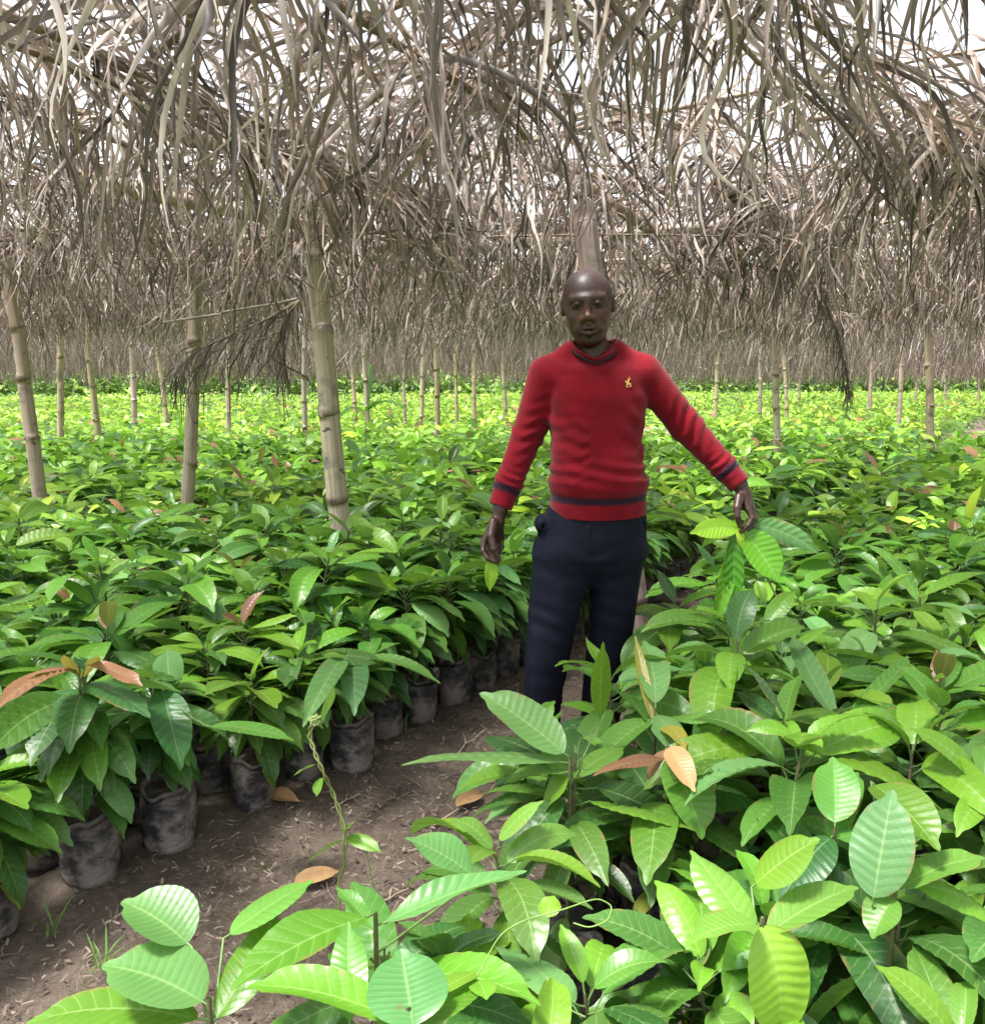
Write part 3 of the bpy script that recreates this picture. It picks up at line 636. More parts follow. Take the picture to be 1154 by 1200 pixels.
# sprig pinched in the other hand
def qY(px, py, dy=0.0): return at_y(px, py, 3.12 + dy)
sp = empty('leaf_sprig', qY(583, 659)); o = np.array(sp.location)
v, q = tube([qY(583, 655) - o, qY(581, 661) - o, qY(576, 666) - o], [.002, .002, .0015], 6)
link('stem', to_me('stem', merge([dict(V=v, Q=q, col=(.1, .2, .03)), dict(V=tube([qY(582, 660) - o, qY(586, 668, .01) - o], .0017, 6)[0], Q=q[:0].reshape(-1, 4), col=(.1, .2, .03))]), M_STEM), sp)
fl = [leaf_from(qY(576, 656) - o, qY(573, 693, -.02) - o, .052, np.array([.28, .5, .02]), .15, 0, .1, nu=56, nv=11, seed=90, nrm=np.array([.2, -1, .2])), leaf_from(qY(583, 664, .03) - o, qY(610, 686, .02) - o, .045, PALE * 1.4, .5, 0, .2, nu=56, nv=11, seed=91, nrm=np.array([-.2, -.7, .8]))]
link('leaf', to_me('leaf', fl[0], M_LEAF), sp); link('leaf', to_me('leaf', fl[1], M_LEAF), sp)
tag(sp, 'two leaf sprig, one lime and one pale, pinched in the man\'s lowered hand', 'leaf sprig')

# twining vine climbing at the near edge of the right bed
V0 = 2.02
vp = [(395, 1062), (400, 1020), (406, 985), (398, 950), (388, 925), (376, 900), (368, 880), (362, 862), (366, 846), (376, 838), (378, 846), (368, 852), (362, 842), (372, 838)]
pts = np.array([at_y(x * 1.0, y, V0 + .012 * math.sin(i * 2.1)) for i, (x, y) in enumerate(vp)])
dd = np.linspace(0, len(pts) - 1, 90); P = np.stack([np.interp(dd, np.arange(len(pts)), pts[:, k]) for k in range(3)], -1)
for _ in range(6): P[1:-1] = (P[:-2] + 2 * P[1:-1] + P[2:]) / 4
tw = np.stack([np.cos(dd * 5), np.sin(dd * 5) * 0, np.sin(dd * 5) * .3], -1) * .004
vine = empty('climbing_vine', pts[0]); o = pts[0].copy()
root = np.array([pts[0][0], V0 + .02, .0]); P = np.concatenate([[root, (root + P[0]) / 2], P]); tw = np.concatenate([np.zeros((2, 3)), tw])
v1, q1 = tube(P + tw - o, .0026, 7); v2, q2 = tube(P - tw - o, .0020, 7)
tend = np.array([at_y(x, y, V0) for x, y in [(408, 985), (428, 992), (434, 1020), (438, 1045)]]); v3, q3 = tube(tend - o, .0014, 6)
link('stem', to_me('stem', merge([dict(V=v1, Q=q1, col=(.24, .30, .09)), dict(V=v2, Q=q2, col=(.24, .25, .10)), dict(V=v3, Q=q3, col=(.2, .35, .06))]), M_STEM), vine)
vl = [(376, 912, 372, 934, .035, BRT * 1.1, .6), (370, 896, 342, 912, .028, BRT * .9, .4), (402, 985, 362, 1015, .04, BRT * 1.25, .5), (406, 982, 448, 998, .04, BRT * 1.25, .5), (404, 978, 415, 965, .03, BRT * 1.1, .5), (380, 845, 395, 805, .05, GRN, .2)]
for i, (a, b_, c, d_, W, tn, dr) in enumerate(vl):
    link('leaf', to_me('leaf', leaf_from(at_y(a, b_, V0) - o, at_y(c, d_, V0 - .03) - o, W, tn, dr, .5, .3, nu=24, nv=7, seed=120 + i, quilt=.2), M_LEAF), vine)
tag(vine, 'pale twining vine climbing up from the near edge of the right bed', 'vine')
# thin tendril over the leaves, bottom centre
tp = np.array([at_z(x, y, z) for x, y, z in [(556, 1150, .62), (585, 1095, .66), (615, 1078, .68), (655, 1068, .69), (700, 1052, .70), (718, 1062, .69), (712, 1080, .68), (690, 1088, .67), (672, 1082, .67)]])
dd = np.linspace(0, 8, 60); P = np.stack([np.interp(dd, np.arange(9), tp[:, k]) for k in range(3)], -1)
for _ in range(5): P[1:-1] = (P[:-2] + 2 * P[1:-1] + P[2:]) / 4
o = P[0].copy(); ten = empty('vine_tendril', o); v, q = tube(P - o, .0010, 6)
link('stem', to_me('stem', merge([dict(V=v, Q=q, col=(.15, .24, .05))]), M_STEM), ten)
for i, (a, b_, c, d_) in enumerate([(556, 1140, 505, 1175), (560, 1150, 575, 1172), (640, 1075, 648, 1050)]):
    link('leaf', to_me('leaf', leaf_from(at_z(a, b_, .63) - o, at_z(c, d_, .64) - o, .035, BRT, .3, 0, .2, nu=20, nv=7, seed=140 + i, quilt=.2), M_LEAF), ten)
tag(ten, 'yellowish vine tendril curling over the leaves at bottom centre', 'vine')

# rows
rg = np.random.default_rng(21); pl = []
DS, DT = .225, .22
for s in np.concatenate([-2.19 - DS * np.arange(0, 60), -1.40 + DS * np.arange(0, 70)]):
    edge = abs(s + 2.19) < 1e-6
    for t in np.arange(-4, 22, DT):
        j = .02 if edge else .04
        p = st(s + rg.normal(0, j * .6), t + rg.normal(0, j)); x, y = p
        if -1.5 < s < -1.3 and t < 4.3 or -1.3 < s < -1.1 and t < 3.0 or -1.1 < s < -.9 and t < 1.6: continue
        if y < .35 or abs(x) > .56 * y + .42 or y > 13.5: continue
        if hide_from_lens(x, y): continue
        if math.hypot(x, y) < 1.02: continue
        if any((x - a) ** 2 + (y - b) ** 2 < .13 ** 2 for a, b in HERO): continue
        if any((x - a[0]) ** 2 + (y - a[1]) ** 2 < .13 ** 2 for a in posts_xy): continue
        pl.append((x, y, s, t, edge))
pl.sort(key=lambda a: math.hypot(a[0], a[1])); print('seedling spots', len(pl))
NI = 300 - len(HERO)
edge_n = 0; ords = ['first', 'second', 'third', 'fourth', 'fifth', 'sixth', 'seventh', 'eighth', 'ninth', 'tenth', 'eleventh', 'twelfth', 'thirteenth', 'fourteenth', 'fifteenth', 'sixteenth', 'seventeenth', 'eighteenth', 'nineteenth', 'twentieth']
groups = {}
for i, (x, y, s, t, edge) in enumerate(pl[:NI]):
    rz = rg.uniform(0, 6.28); k = int(rg.integers(0, 22)); s_ = rg.uniform(.88, 1.14) * (1 if math.hypot(x, y) > 1.7 else .9)
    if edge:
        n_ = edge_n; edge_n += 1
        lab = f'{ords[min(n_, 19)]} seedling from the left picture edge in the front row beside the path' if n_ < 20 else 'far seedling of the front row beside the path, beyond the man'
        put_seedling(x, y, k, lab, 'seedlings in the path side row of the left bed', rg.normal(0, .25), s_ * .98, edge=True)
    else:
        if s < -2.3: lab = 'green cacao seedling crowded in the left bed behind the path side row'
        elif s < -1.0: lab = 'green cacao seedling in the right bed\'s row along the path'
        else: lab = 'green cacao seedling crowded inside the near right bed'
        put_seedling(x, y, k, lab, lab.replace('green cacao seedling', 'seedlings'), rz, s_)
# the rest
def mass(spots, nl, nu, nv, name, label, seed, big=1.0, lime=.55):
    rg = np.random.default_rng(seed); n = len(spots); S = np.array(spots)[:, :2]
    j = np.tile(np.arange(nl), n); b = np.repeat(np.arange(n), nl); N = n * nl; k = j / (nl - 1)
    hs = rg.uniform(.42, .64, n) * rg.uniform(.9, 1.1, n) * (1 + .17 * np.sin(S[:, 0] * 1.3 + np.sin(S[:, 1] * .9) * 2) * np.sin(S[:, 1] * .8)); az = np.repeat(rg.uniform(0, 6.28, n), nl) + j * 2.4 + rg.normal(0, .3, N)
    z = .24 + (hs[b] - .24) * k ** .6
    P = np.stack([S[b, 0] + np.cos(az) * .02, S[b, 1] + np.sin(az) * .02, z], -1)
    el = np.interp(k, [0, .5, .85, 1], [-.1, .08, .35, .9]) + rg.normal(0, .25, N)
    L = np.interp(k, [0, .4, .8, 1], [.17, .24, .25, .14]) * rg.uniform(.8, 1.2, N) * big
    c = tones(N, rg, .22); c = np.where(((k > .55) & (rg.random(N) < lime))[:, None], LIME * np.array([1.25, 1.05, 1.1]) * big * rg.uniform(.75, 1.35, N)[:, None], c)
    c = c * np.exp(rg.normal(0, .22, n))[b][:, None] * np.where(rg.random(n)[b][:, None] < .12, [[1.5, 1.15, .9]], [[1, 1, 1]])
    br = (k > .8) & (rg.random(N) < .05); c[br] = BRONZE * 1.2
    d = leaves(P, az, el, rg.uniform(.5, 1.2, N), L, L * rg.uniform(.34, .44, N), rg.normal(0, .3, N), .2, c, nu, nv, 0.0, 0, seed + 1)
    zz = np.array([0, .5, 1.]); 
    tag(link(name, to_me(name, d, M_LEAF)), label, 'seedlings', kind='stuff')
rest = pl[NI:]; a = [p for p in rest if p[1] < 7.5]; b = [p for p in rest if p[1] >= 7.5]
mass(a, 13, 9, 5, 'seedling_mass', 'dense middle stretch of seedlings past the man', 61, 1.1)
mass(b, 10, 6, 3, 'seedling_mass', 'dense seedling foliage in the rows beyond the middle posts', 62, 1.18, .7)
far = []
for s in np.arange(-60, 60, .36):
    if -2.35 < s < -1.05: continue
    for t in np.arange(0, 80, .36 if s < 30 else .5):
        p = st(s, t) + rg.normal(0, .08, 2)
        if p[1] < 13.5 or p[1] > (50 if p[0] < -.10 * p[1] else 62) or abs(p[0]) > .58 * p[1] + .5: continue
        if p[1] > 24 and rg.random() < (.55 if p[1] < 38 else .7): continue
        far.append((p[0], p[1]))
print('far spots', len(far))
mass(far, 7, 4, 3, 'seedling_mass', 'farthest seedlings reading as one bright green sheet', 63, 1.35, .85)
# dark bags glimpsed along the far part of the path
bg = [bag for bag in pl[NI:] if bag[4] or -1.5 < bag[2] < -1.1][:50]
for x, y, s, t, e in bg:
    o = link('nursery_bag', bags[int(rg.integers(0, 6))], loc=(x, y, 0)); link('soil', soilm, o)
    lab = 'dusty dark nursery bag in the left bed\'s row along the far path' if e else 'dark nursery bag in the right bed\'s row along the far path'
    tag(o, lab, 'plant bag', 'nursery bags, ' + ('left' if e else 'right') + ' side of the far path')
# ---------------------------------------------------------------- the man: signed-distance modelling
class Field:
    def __init__(s, lo, hi, h):
        s.lo = np.array(lo, float); s.h = h; s.n = np.ceil((np.array(hi) - s.lo) / h).astype(int) + 1
        s.d = np.full(s.n, .2, np.float32)
        s.ax = [(s.lo[k] + h * np.arange(s.n[k])).astype(np.float32) for k in range(3)]
    def op(s, fn, lo, hi, k=.0, mode='add'):
        i0 = np.maximum(((np.array(lo) - s.lo) / s.h).astype(int), 0); i1 = np.minimum(((np.array(hi) - s.lo) / s.h).astype(int) + 2, s.n)
        if (i1 <= i0).any(): return
        X = s.ax[0][i0[0]:i1[0], None, None]; Y = s.ax[1][None, i0[1]:i1[1], None]; Z = s.ax[2][None, None, i0[2]:i1[2]]
        b = fn(X, Y, Z).astype(np.float32); sl = tuple(slice(i0[k_], i1[k_]) for k_ in range(3)); a = s.d[sl]
        if mode == 'sub': b = -b; f = lambda p, q: -smin(-p, -q, k)
        elif mode == 'disp': s.d[sl] = a + b; return
        else: f = lambda p, q: smin(p, q, k)
        s.d[sl] = f(a, b)
    def cone(s, a, b, ra, rb, k=.01, mode='add', flat=None):
        a = np.array(a, float); b = np.array(b, float); m = max(ra, rb) + k + 3 * s.h
        lo = np.minimum(a, b) - m; hi = np.maximum(a, b) + m; ba = b - a; L2 = max((ba ** 2).sum(), 1e-9)
        def fn(X, Y, Z):
            px, py, pz = X - a[0], Y - a[1], Z - a[2]; t = np.clip((px * ba[0] + py * ba[1] + pz * ba[2]) / L2, 0, 1)
            return np.sqrt((px - ba[0] * t) ** 2 + (py - ba[1] * t) ** 2 + (pz - ba[2] * t) ** 2) - (ra + (rb - ra) * t)
        s.op(fn, lo, hi, k, mode)
    def chain(s, pts, rs, k=.004, kj=None):
        for i in range(len(pts) - 1): s.cone(pts[i], pts[i + 1], rs[i], rs[i + 1], k if i == 0 or kj is None else kj)
    def ell(s, c, r, k=.01, mode='add', M=None):
        c = np.array(c, float); r = np.array(r, float); m = r.max() + k + 3 * s.h
        def fn(X, Y, Z):
            p = [X - c[0], Y - c[1], Z - c[2]]
            if M is not None: p = [M[i][0] * p[0] + M[i][1] * p[1] + M[i][2] * p[2] for i in range(3)]
            k0 = np.sqrt((p[0] / r[0]) ** 2 + (p[1] / r[1]) ** 2 + (p[2] / r[2]) ** 2)
            k1 = np.sqrt((p[0] / r[0] ** 2) ** 2 + (p[1] / r[1] ** 2) ** 2 + (p[2] / r[2] ** 2) ** 2) + 1e-9
            return k0 * (k0 - 1) / k1
        s.op(fn, c - m, c + m, k, mode)
    def loft(s, sec, k=.01, p=2.3, zcap=True):
        """sec: rows z, cx, cy, rx, ry (sorted by z)"""
        S = np.array(sorted(sec), float); zz = np.linspace(S[0, 0], S[-1, 0], 200); C = [np.interp(zz, S[:, 0], S[:, j]) for j in range(5)]
        for j in range(1, 5):
            for _ in range(10): C[j][1:-1] = (C[j][:-2] + 2 * C[j][1:-1] + C[j][2:]) / 4
        m = k + 4 * s.h; lo = [(C[1] - C[3]).min() - m, (C[2] - C[4]).min() - m, S[0, 0] - m]; hi = [(C[1] + C[3]).max() + m, (C[2] + C[4]).max() + m, S[-1, 0] + m]
        def fn(X, Y, Z):
            z = Z.ravel(); cx, cy, rx, ry = [np.interp(z, zz, C[j])[None, None] for j in range(1, 5)]
            d = ((np.abs((X - cx) / rx) ** p + np.abs((Y - cy) / ry) ** p) ** (1 / p) - 1) * np.minimum(rx, ry)
            return np.maximum(d, np.maximum(S[0, 0] - Z, Z - S[-1, 0]))
        s.op(fn, lo, hi, k)
    def mesh(s):
        d = s.d; ins = d < 0; n = s.n; c = np.zeros(n - 1, np.uint8)
        for i in (0, 1):
            for j in (0, 1):
                for k in (0, 1): c += ins[i:n[0] - 1 + i, j:n[1] - 1 + j, k:n[2] - 1 + k]
        act = np.argwhere((c > 0) & (c < 8)); idx = np.full(n - 1, -1, np.int32); idx[tuple(act.T)] = np.arange(len(act))
        acc = np.zeros((len(act), 3)); cnt = np.zeros(len(act)); cor = [(i, j, k) for i in (0, 1) for j in (0, 1) for k in (0, 1)]
        val = {q: d[act[:, 0] + q[0], act[:, 1] + q[1], act[:, 2] + q[2]] for q in cor}
        for a in cor:
            for ax in range(3):
                if a[ax]: continue
                b = list(a); b[ax] = 1; b = tuple(b); va, vb = val[a], val[b]; m = (va < 0) != (vb < 0); t = np.where(m, va / (va - vb + 1e-12), 0)
                p = np.array(a, float)[None].repeat(len(act), 0); p[:, ax] += t; acc += p * m[:, None]; cnt += m
        V = (act + acc / cnt[:, None]) * s.h + s.lo
        Q = []
        for ax in range(3):
            o1, o2 = [(1, 2), (2, 0), (0, 1)][ax]; sl = [slice(None)] * 3; sh = [slice(None)] * 3; sl[ax] = slice(0, -1); sh[ax] = slice(1, None)
            A, B = ins[tuple(sl)], ins[tuple(sh)]
            for flip, mk in ((False, A & ~B), (True, B & ~A)):
                e = np.argwhere(mk); e = e[(e[:, o1] > 0) & (e[:, o2] > 0) & (e[:, o1] < n[o1] - 1) & (e[:, o2] < n[o2] - 1)]
                def ci(a1, a2):
                    q = e.copy(); q[:, o1] -= a1; q[:, o2] -= a2; return idx[tuple(q.T)]
                f = np.stack([ci(1, 1), ci(0, 1), ci(0, 0), ci(1, 0)], 1); Q.append(f[:, ::-1] if flip else f)
        return V, np.concatenate(Q)
def smin(a, b, k):
    if k <= 0: return np.minimum(a, b)
    h = np.maximum(k - np.abs(a - b), 0) / k; return np.minimum(a, b) - h * h * k * .25

Y0 = 3.2
def w(px, py, dy=0.0): return at_y(px, py, Y0 + dy)
def X_(px, py): return w(px, py)[0]
def Zp(py): return w(690, py)[2]
def sec(py, xl, xr, cy, ry, dz=0.0):
    z = Zp(py) + dz; a, b = w(xl, py)[0], w(xr, py)[0]; return (z, (a + b) / 2, Y0 + cy, (b - a) / 2, ry)

# --- head frame
HC = w(688.5, 358.5, -.02); ra_, ya_, pa_ = R(4.5), R(7), R(4)
def rot(ax, a):
    c, s = math.cos(a), math.sin(a)
    return np.array({'x': [[1, 0, 0], [0, c, -s], [0, s, c]], 'y': [[c, 0, s], [0, 1, 0], [-s, 0, c]], 'z': [[c, -s, 0], [s, c, 0], [0, 0, 1]]}[ax])
# local axes: x picture right, y towards the camera, z up
HR = rot('y', -ra_) @ rot('z', -ya_) @ rot('x', pa_)
LX, LY, LZ = HR @ np.array([1., 0, 0]), HR @ np.array([0, -1., 0]), HR @ np.array([0, 0, 1.])
HM = np.stack([LX, LY, LZ])                      # world -> local rows
hs_ = 1.03
def fz(z): return z if z > .04 else .04 - (.04 - z) * 1.08
def hl(x, y, z): return HC + (LX * x + LY * y + LZ * fz(z)) * hs_

def build_body():
    f = Field([w(552, 600)[0], Y0 - .24, .06], [w(896, 600)[0], Y0 + .2, 1.80], .003)
    E = lambda c, r, k=.01, mode='add': f.ell(hl(*c), np.array(r) * hs_, k, mode, HM)
    C = lambda a, b, r1, r2, k=.008, mode='add': f.cone(hl(*a), hl(*b), r1 * hs_, r2 * hs_, k, mode)
    # skull, face wedge, jaw
    E((0, -.012, .034), (.083, .097, .089)); E((0, .010, -.010), (.074, .080, .080), .03); E((0, .030, -.052), (.057, .060, .060), .03)
    E((0, .050, -.088), (.038, .036, .030), .025); E((0, .074, -.099), (.020, .014, .015), .015)
    for s in (-1, 1):
        C((s * .052, -.005, -.052), (s * .026, .055, -.094), .016, .013, .03)     # jaw line
        E((s * .043, .060, -.022), (.021, .020, .017), .022)                        # cheekbone
        E((s * .032, .050, -.048), (.025, .027, .030), .03); C((s * .012, .087, .024), (s * .050, .070, .026), .0085, .007, .024)        # brow
        E((s * .034, .094, .003), (.018, .012, .011), .014, 'sub')                  # socket
        E((s * .033, .075, .005), (.0165, .0135, .013), .004)                       # lid bulge
        C((s * .018, .086, .0080), (s * .034, .0895, .0115), .0038, .0045, .005); C((s * .034, .0895, .0115), (s * .049, .080, .005), .0045, .0032, .005)   # upper lid
        C((s * .020, .085, -.001), (s * .047, .080, -.001), .0025, .0028, .004)
        E((s * .034, .094, .0036), (.0120, .010, .0026), .003, 'sub')              # eye slit
        E((s * .0155, .098, -.034), (.0115, .0115, .0095), .007)                    # nostril wing
        E((s * .0085, .108, -.042), (.004, .006, .004), .003, 'sub')
        # ear
        E((s * .084, -.008, .006), (.010, .018, .027), .006); E((s * .092, -.002, .010), (.006, .010, .017), .005, 'sub')
        E((s * .0845, -.004, -.014), (.006, .010, .010), .006)
        C((s * .022, .094, -.045), (s * .036, .078, -.066), .006, .006, .016)        # fold to the mouth corner
    C((0, .086, .014), (0, .102, -.022), .0085, .0100, .014); E((0, .107, -.029), (.0130, .0115, .0105), .008)
    E((0, .078, -.066), (.030, .022, .020), .02)                                      # muzzle
    C((-.029, .085, -.067), (-.006, .0985, -.0610), .0044, .0066, .006); C((.029, .085, -.067), (.006, .0985, -.0610), .0044, .0066, .006)
    C((-.025, .0875, -.0735), (0, .0985, -.0775), .0054, .0080, .006); C((.025, .0875, -.0735), (0, .0985, -.0775), .0054, .0080, .006)
    C((-.024, .098, -.0687), (.024, .098, -.0687), .0022, .0022, .004, 'sub'); E((0, .102, -.0685), (.017, .010, .0016), .002, 'sub')
    C((0, .089, -.089), (0, .087, -.091), .0035, .0035, .012, 'sub')
    # neck, hidden trunk and limbs
    nb = w(694, 425, .035); f.cone(nb, hl(0, -.025, -.05), .062, .054, .03)
    f.cone(w(694, 455, .03), nb, .09, .066, .03)
    for s, sx in ((-1, 655), (1, 735)): f.cone(w(sx, 436, .03), w(694, 412, .03), .035, .045, .03)
    f.loft([sec(605, 655, 745, 0, .085), sec(540, 655, 745, 0, .095), sec(470, 650, 745, 0, .09), sec(432, 655, 738, .01, .07)], .02)
    la = [w(641, 445, .02), w(617, 508, .03), w(586.5, 596, -.03)]; rb = [w(751, 441, .02), w(803, 498, .03), w(867, 568, -.04)]
    f.chain(la, [.045, .036, .024], .02); f.chain(rb, [.045, .036, .024], .02)
    f.loft([sec(648, 655, 732, 0, .06), sec(600, 655, 745, 0, .085)], .02)
    f.chain([w(662, 665), w(645, 735), w(634, 865, .02)], [.060, .05, .038], .01); f.chain([w(720, 665, .04), w(714, 735, .05), w(706, 862, .09)], [.060, .05, .038], .01)
    # hands ------------------------------------------------------------
    def hand(wr, knu, fing, thumb, wrr=.0255):
        f.cone(wr[0], wr[1], wrr, wrr * .95, .012)
        for i, kn in enumerate(knu): f.cone(np.array(wr[1]) + (kn - wr[1]) * .15, kn, .0185, .0125 if i < 3 else .011, .014)
        for kn, ch, r in fing:
            r = r * 1.17; f.chain([kn] + ch, [r * 1.15] + [r, r * .94, r * .84][:len(ch)], .005, .003)
            for q in ch[:1]: f.ell(q, (r * 1.12,) * 3, .003)
        f.chain(thumb, [.0170, .0132, .0112, .0096], .010, .003)
    h = lambda x, y, d: w(x, y, d)
    kn = [h(567, 634, -.055), h(574, 636, -.035), h(581.5, 634.5, -.018), h(587.5, 630, -.002)]
    hand([la[2], h(583, 609, -.035)], kn, [
        (kn[0], [h(566, 646, -.075), h(571.5, 654.5, -.088), h(582.5, 659, -.092)], .0083), (kn[1], [h(572.5, 649, -.052), h(577, 655, -.062), h(582, 655, -.055)], .0086),
        (kn[2], [h(582, 647, -.03), h(580, 654, -.04), h(577, 650, -.05)], .0080), (kn[3], [h(588, 641, -.012), h(584.5, 648, -.022), h(580.5, 646, -.032)], .0070)],
        [h(578, 612, -.06), h(575, 628, -.092), h(578.5, 643, -.105), h(584, 655.5, -.101)])
    kn = [h(876.5, 597, -.075), h(880, 596, -.05), h(881.5, 596, -.028), h(880.5, 594, -.008)]
    hand([rb[2], h(870, 576, -.045)], kn, [
        (kn[0], [h(881.5, 607, -.088), h(876, 616, -.095), h(868.5, 623, -.094)], .0083), (kn[1], [h(884, 608, -.06), h(880.5, 617, -.07), h(876.5, 622, -.075)], .0086),
        (kn[2], [h(884, 606, -.034), h(881.5, 614, -.045), h(878, 618, -.055)], .0080), (kn[3], [h(882, 603, -.012), h(880.5, 610, -.02), h(877, 613, -.03)], .0070)],
        [h(866, 583, -.07), h(863.5, 595, -.095), h(864, 605, -.104), h(867, 616.5, -.102)])
    V, Q = f.mesh()
    # skin tones by place
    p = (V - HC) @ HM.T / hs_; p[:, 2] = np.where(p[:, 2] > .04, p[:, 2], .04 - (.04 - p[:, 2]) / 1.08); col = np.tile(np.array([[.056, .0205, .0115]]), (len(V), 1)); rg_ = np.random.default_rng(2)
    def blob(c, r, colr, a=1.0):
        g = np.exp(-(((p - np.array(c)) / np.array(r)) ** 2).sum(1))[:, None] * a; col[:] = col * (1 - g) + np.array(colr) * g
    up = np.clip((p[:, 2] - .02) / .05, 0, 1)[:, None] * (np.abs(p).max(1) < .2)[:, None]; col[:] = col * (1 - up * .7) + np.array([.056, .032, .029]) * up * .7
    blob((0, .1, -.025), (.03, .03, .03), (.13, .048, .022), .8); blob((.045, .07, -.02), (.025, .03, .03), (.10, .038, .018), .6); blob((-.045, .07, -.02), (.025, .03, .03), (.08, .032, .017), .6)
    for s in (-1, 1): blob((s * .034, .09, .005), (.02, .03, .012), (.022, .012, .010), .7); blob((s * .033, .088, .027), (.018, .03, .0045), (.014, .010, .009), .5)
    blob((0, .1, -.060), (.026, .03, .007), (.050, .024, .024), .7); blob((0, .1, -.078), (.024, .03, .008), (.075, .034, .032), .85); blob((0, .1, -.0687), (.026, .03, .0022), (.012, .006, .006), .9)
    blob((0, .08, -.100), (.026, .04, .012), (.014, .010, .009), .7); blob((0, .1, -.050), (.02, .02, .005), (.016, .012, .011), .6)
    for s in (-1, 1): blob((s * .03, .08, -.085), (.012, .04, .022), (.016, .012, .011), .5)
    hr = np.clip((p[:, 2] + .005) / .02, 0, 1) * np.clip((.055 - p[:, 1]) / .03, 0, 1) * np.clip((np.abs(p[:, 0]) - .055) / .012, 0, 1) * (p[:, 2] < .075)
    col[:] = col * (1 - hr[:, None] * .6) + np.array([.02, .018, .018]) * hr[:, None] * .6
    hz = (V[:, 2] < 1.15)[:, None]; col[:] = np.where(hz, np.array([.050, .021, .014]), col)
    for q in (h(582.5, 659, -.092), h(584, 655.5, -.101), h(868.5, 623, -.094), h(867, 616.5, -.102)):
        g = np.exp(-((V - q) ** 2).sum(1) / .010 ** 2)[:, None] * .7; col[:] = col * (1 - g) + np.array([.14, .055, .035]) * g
    return V, Q, col
def skin_material():
    t = NT('skin'); o = t.n('ShaderNodeTexCoord').outputs['Object']; b = t.n('ShaderNodeAttribute', attribute_name='tone').outputs['Color']
    nz = t.noise(o, 60.0, 5); c = t.mix(1.0, b, t.ramp(nz, [(.3, (.5,) * 3), (.7, (1.4,) * 3)]), 'MULTIPLY')
    return t.done(t.pbsdf(Base_Color=c, Roughness=t.math('ADD', .33, t.math('MULTIPLY', nz, .22)), Subsurface_Weight=.06, Subsurface_Radius=(.01, .004, .002), Subsurface_Scale=.5, Specular_IOR_Level=.55,
                   Normal=t.bump(t.noise(o, 420.0, 3), .12, .002, t.bump(t.noise(o, 45.0, 3), .12, .004))))
def knit_material():
    t = NT('knit'); o = t.n('ShaderNodeTexCoord').outputs['Object']; at = t.n('ShaderNodeAttribute', attribute_name='tone'); sp = t.n('ShaderNodeSeparateColor'); t.set(sp.inputs[0], at.outputs['Color'])
    band = sp.outputs[0]; rib = sp.outputs[1]; ang = sp.outputs[2]          # band: distance from the free edge in dm, rib: ribbed zone
    xyz = t.n('ShaderNodeSeparateXYZ'); t.set(xyz.inputs[0], o)
    lz = t.math('SINE', t.math('MULTIPLY', xyz.outputs[2], 1100.0)); lx = t.math('SINE', t.math('ADD', t.math('MULTIPLY', xyz.outputs[0], 1000.0), t.math('MULTIPLY', t.math('FLOOR', t.math('MULTIPLY', xyz.outputs[2], 175.0)), 1.57)))
    kn = t.math('ADD', t.math('MULTIPLY', lz, .6), t.math('MULTIPLY', lx, .35))
    rb = t.math('SINE', t.math('MULTIPLY', ang, 900.0))
    inrib = t.math('GREATER_THAN', rib, .5)
    hgt = t.math('ADD', t.math('MULTIPLY', kn, t.math('SUBTRACT', 1.0, inrib)), t.math('MULTIPLY', rb, inrib))
    c = t.mix(t.smooth(t.noise(o, 14.0, 4), .3, .7), (.150, .0015, .008), (.21, .0025, .012))
    c = t.mix(t.math('MULTIPLY', t.smooth(hgt, .2, -.8), .13), c, (.09, .001, .004))
    b1 = t.math('MULTIPLY', t.smooth(band, .40, .415), t.math('SUBTRACT', 1.0, t.smooth(band, .64, .655)))   # dark band with a speckled edge
    sp1 = t.math('MULTIPLY', t.math('GREATER_THAN', t.noise(o, 300.0, 1), .5), t.math('ADD', t.math('LESS_THAN', band, .46), t.math('GREATER_THAN', band, .58)))
    c = t.mix(t.math('MULTIPLY', b1, t.math('SUBTRACT', 1.0, t.math('MULTIPLY', sp1, .6))), c, (.018, .006, .018))
    return t.done(t.pbsdf(Base_Color=c, Roughness=.9, Normal=t.bump(hgt, .2, .004), Sheen_Weight=.15, Sheen_Roughness=.5, Specular_IOR_Level=.15))
def denim_material():
    t = NT('trousers'); o = t.n('ShaderNodeTexCoord').outputs['Object']
    n1 = t.noise(o, 8.0, 5); n2 = t.noise(t.scalev(o, 1, 1, .25), 500.0, 2)
    c = t.mix(t.smooth(n1, .45, .8), (.0030, .0045, .013), (.008, .0105, .024)); c = t.mix(t.math('MULTIPLY', t.smooth(n2, .45, .7), .3), c, (.012, .015, .028))
    return t.done(t.pbsdf(Base_Color=c, Roughness=.75, Normal=t.bump(n2, .25, .003, t.bump(t.noise(t.scalev(o, 1, 1, 1.0), 9.0, 2), .25, .02)), Specular_IOR_Level=.2))

man = empty('person', (X_(675, 860), Y0, 0)); mo = np.array(man.location)
tag(man, 'man in red sweater and dark navy trousers standing between the beds, holding leaves', 'person')
V, Q, C = build_body()
body = link('body', mesh_data('body', V - mo, Q, None, C, True, (skin_material(),)), man)
